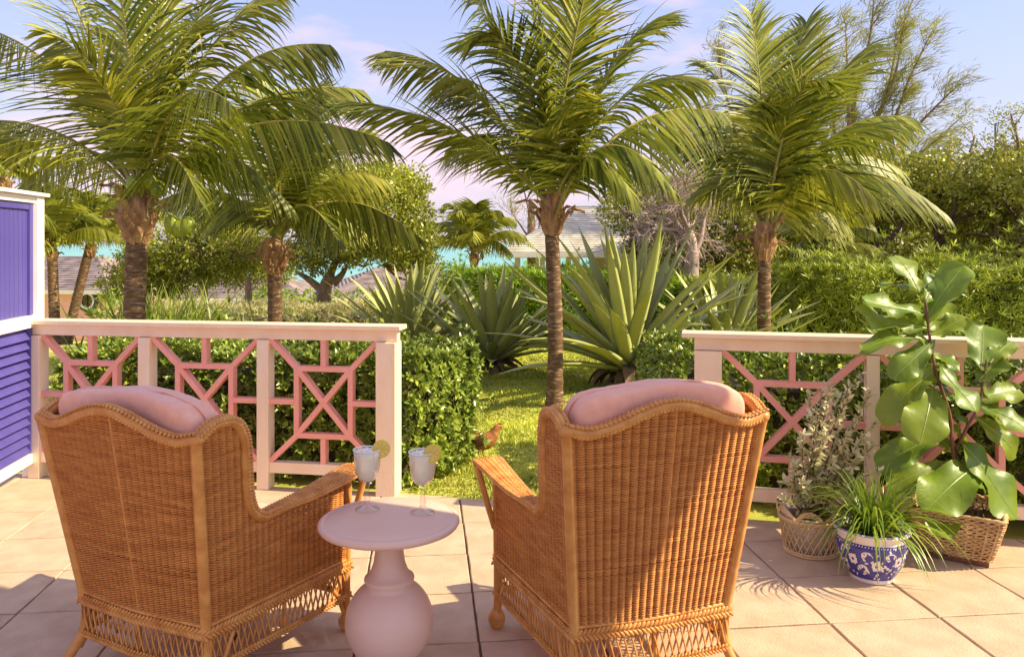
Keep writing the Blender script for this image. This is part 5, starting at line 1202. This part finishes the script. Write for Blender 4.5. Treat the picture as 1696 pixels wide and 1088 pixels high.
# fiddle leaf fig
def fig_leaf(L, Wd, seed, fold=.18, curl=.25):
    r = np.random.default_rng(seed); nu, nv = 16, 10; V = []; F = []; ph = r.uniform(0, 6, 4)
    tt = .5*np.linspace(0, 1, nu+1)+.5*np.sin(np.linspace(0, 1, nu+1)*PI/2)
    for t in tt:
        w = Wd/2*np.interp(t, [0, .06, .2, .35, .5, .68, .82, .91, .97, 1], [.05, .30, .56, .62, .80, 1.0, .96, .78, .46, .04])
        zc = -curl*L*t*t+.03*L*math.sin(t*5+ph[0])
        for j in range(nv+1):
            s = -1+2*j/nv; y = s*w; x = t*L+.06*L*abs(s)*(1-t)*0+.05*L*s*s*(t-.5)
            vein = .008*math.cos((t*6.2-abs(s)*1.3)*2*PI)*abs(s)**.5*(1-abs(s)**3)*math.sin(PI*min(1, t+.05))
            edge = .018*math.sin(t*13+ph[1]+(0 if s > 0 else 2.2))*abs(s)**2.5
            z = zc+fold*abs(y)+(vein+edge)*(L/.28)-.9*fold*y*y/max(w, .01)*.35; V.append((x, y, z))
    m = nv+1
    for i in range(nu):
        for j in range(nv): F.append((i*m+j, (i+1)*m+j, (i+1)*m+j+1, i*m+j+1))
    me = bpy.data.meshes.new('fig_leaf'); me.from_pydata(V, [], F); me.materials.append(M['fig_y'] if seed % 5 in (0, 3) else M['fig']); me.polygons.foreach_set('use_smooth', np.ones(len(F), bool)); me.update()
    mid = [V[i*m+nv//2] for i in range(nu+1)]; vb = MB(); vb.tube([(x, y, z+.0005) for x, y, z in mid], np.linspace(.0032, .0008, len(mid)), 5)
    vm = bpy.data.meshes.new('leaf_vein'); vm.from_pydata(vb.V, [], vb.F); vm.materials.append(M['fig_vein']); vm.update()
    return me, vm
def fig():
    Yf = 3.98; b = np.array([sb[0]-.02, sb[1]-.0, .22]); g = thing('fiddle_leaf_fig', 'tall fiddle leaf fig with large glossy leaves in the square straw basket', 'potted plant', tuple(b)); r = np.random.default_rng(2)
    def stem(pts, r0, r1, nm='stem'): P = catmull([W(x, y, Yf)-b for x, y in pts], 8); mb = MB(); mb.tube(P, np.linspace(r0, r1, len(P)), 8); mb.build(nm, M['figstem'], g, smooth=True)
    stem([(1586, 845), (1584, 783), (1577, 735), (1573, 688), (1558, 640), (1549, 613), (1540, 560), (1533, 500)], .012, .006); stem([(1584, 745), (1603, 705), (1622, 670), (1630, 620), (1634, 596)], .009, .005, 'branch')
    # base px, tip px, width px, depth shift of the tip, roll
    LV = [(1524,482,1487,424,52,.10,.2),(1533,530,1592,440,60,.05,-.5),(1527,524,1446,490,44,-.10,.3),(1532,546,1427,516,46,-.05,.2),(1535,560,1442,556,40,-.12,-.4),(1543,554,1598,527,42,.02,-.2),(1520,484,1464,464,42,.12,.5),
          (1547,562,1489,616,48,-.10,.3),(1547,612,1466,680,54,-.08,-.2),(1556,604,1618,676,56,-.15,.3),(1545,640,1532,712,72,-.24,0),(1623,612,1634,536,72,.15,.1),(1621,632,1655,590,46,.0,-.6),(1624,662,1690,640,44,.05,.4),
          (1624,668,1700,706,50,-.08,.2),(1616,688,1695,746,44,-.05,-.3),(1588,735,1700,835,88,-.16,.1),(1625,765,1548,822,78,-.24,0),(1560,768,1483,797,46,-.10,.3),(1556,722,1462,762,52,-.05,.1),(1591,838,1552,868,52,-.15,-.2),
          (1548,700,1500,742,48,.05,.4),(1590,615,1560,590,40,.08,.2),(1570,690,1610,740,46,.14,.3),(1536,500,1548,455,38,.12,.4),(1545,640,1515,600,46,.16,.2),(1552,660,1600,640,46,.18,-.2),(1530,520,1500,540,44,.10,.5),(1575,740,1520,700,50,.14,.3),(1628,640,1660,700,48,.16,-.3),(1535,545,1565,500,46,.14,.1),(1582,780,1630,800,46,.10,.3),(1565,700,1525,650,46,.18,-.1),(1640,600,1676,560,44,.12,-.3),(1600,700,1560,665,44,.16,.5),(1545,580,1590,610,44,.14,.2)]
    for i, (x0, y0, x1, y1, wp, dd, roll) in enumerate(LV):
        a = W(x0, y0, Yf)-b; e = W(x1, y1, Yf+dd)-b; d = e-a; L = np.linalg.norm(d); Wd = wp/F_*Yf*1.0; me, vm = fig_leaf(L*1.05, Wd, 100+i, fold=r.uniform(.02, .18), curl=r.uniform(.05, .28)*(1 if d[2] < .05 else .5))
        X_ = d/L; up = np.array([roll, -.75 if abs(dd) < .12 else -.55, .85]); Z_ = nrm(up-np.dot(up, X_)*X_); Y_ = np.cross(Z_, X_)
        o = bpy.data.objects.new('fig_leaf', me); col.objects.link(o); o.parent = g; o.matrix_local = Matrix(((X_[0], Y_[0], Z_[0], a[0]), (X_[1], Y_[1], Z_[1], a[1]), (X_[2], Y_[2], Z_[2], a[2]), (0,0,0,1)))
        v = bpy.data.objects.new('leaf_vein', vm); col.objects.link(v); v.parent = o
fig()

# ------------------------------------------------------------------ the hen on the lawn
def hen():
    b = np.array([-.215, 5.80, -.015]); g = thing('hen', 'small rust brown hen walking right on the lawn beside the left hedge', 'hen', tuple(b), .12)
    def loft(pts, rad, ry, n=16, name='', m=None, sm=True):
        P = catmull(pts, 5); k = np.linspace(0, len(rad)-1, len(P)); R = np.interp(k, range(len(rad)), rad); Q = np.interp(k, range(len(ry)), ry); V = []; F = []
        T = nrm(np.gradient(P, axis=0))
        for i in range(len(P)):
            up = nrm(np.cross(T[i], [0, -1., 0])); up = up if up[2] > 0 else -up
            for q in range(n): t = 2*PI*q/n; V.append(P[i]+up*R[i]*math.sin(t)+np.array([0, 1, 0])*Q[i]*math.cos(t))
        F = [(i*n+q, i*n+(q+1) % n, (i+1)*n+(q+1) % n, (i+1)*n+q) for i in range(len(P)-1) for q in range(n)]+[tuple(range(n)), tuple((len(P)-1)*n+q for q in range(n))]
        mb = MB(); mb.add(V, F); return mb.build(name, m, g, smooth=sm)
    loft([(-.095, 0, .130), (-.06, 0, .112), (-.02, 0, .098), (.02, 0, .100), (.052, 0, .125), (.068, 0, .155), (.080, 0, .172), (.094, 0, .176)], [.008, .030, .043, .044, .034, .019, .0155, .008], [.008, .026, .038, .040, .030, .016, .013, .006], name='body', m=M['hen'])
    for sg in (-1, 1):
        V, F = softbox(.048, .010, .028, .8, 20, 12); o = link('wing', raw_mesh('wing', V, F), M['hen_dark'], g, (-.018, sg*.036, .108)); o.rotation_euler = (sg*-.2, -.22, sg*.08)
        mb = MB(); x = .012*sg; mb.tube([(x, sg*.018, .07), (x-.008, sg*.02, .04), (x, sg*.02, .004)], [.010, .0045, .004], 6)
        for a in (-.5, 0, .5, PI): mb.tube([(x, sg*.02, .005), (x+.022*math.cos(a), sg*.02+.022*math.sin(a), .003)], [.003, .0015], 5)
        mb.build('leg', M['hen_leg'], g, smooth=True)
        mb = MB(); V, F = softbox(.0022, .0022, .0022, 1, 8, 6); link('eye', raw_mesh('eye', V, F), M['navy'], g, (.088, sg*.0115, .177))
    for k in range(7):
        mb = MB(); a = (k-3)*.13; mb.prism([(-.0, -.007), (.0, .007), (-.055, .010), (-.062, 0), (-.055, -.010)], -.0012, .0012); o = mb.build('tail_feather', M['hen_dark'] if k % 2 else M['hen'], g, loc=(-.078, 0, .122)); o.rotation_euler = (PI/2, .45+a*.9, a*.7)
    mb = MB(); mb.tube([(.096, 0, .174), (.106, 0, .171), (.112, 0, .167)], [.006, .004, .0008], 6); mb.build('beak', M['hen_leg'], g, smooth=True)
    mb = MB(); 
    for k in range(4): mb.tube([(.083+k*.005, 0, .184), (.082+k*.0055, 0, .196-abs(k-1.5)*.002)], [.004, .001], 5)
    stuff(mb.build('comb', M['comb'], g, smooth=True))
    mb = MB(); mb.tube([(.095, 0, .167), (.096, 0, .156)], [.002, .004], 6); mb.build('wattle', M['comb'], g, smooth=True); g.scale = (1.38,)*3
hen()
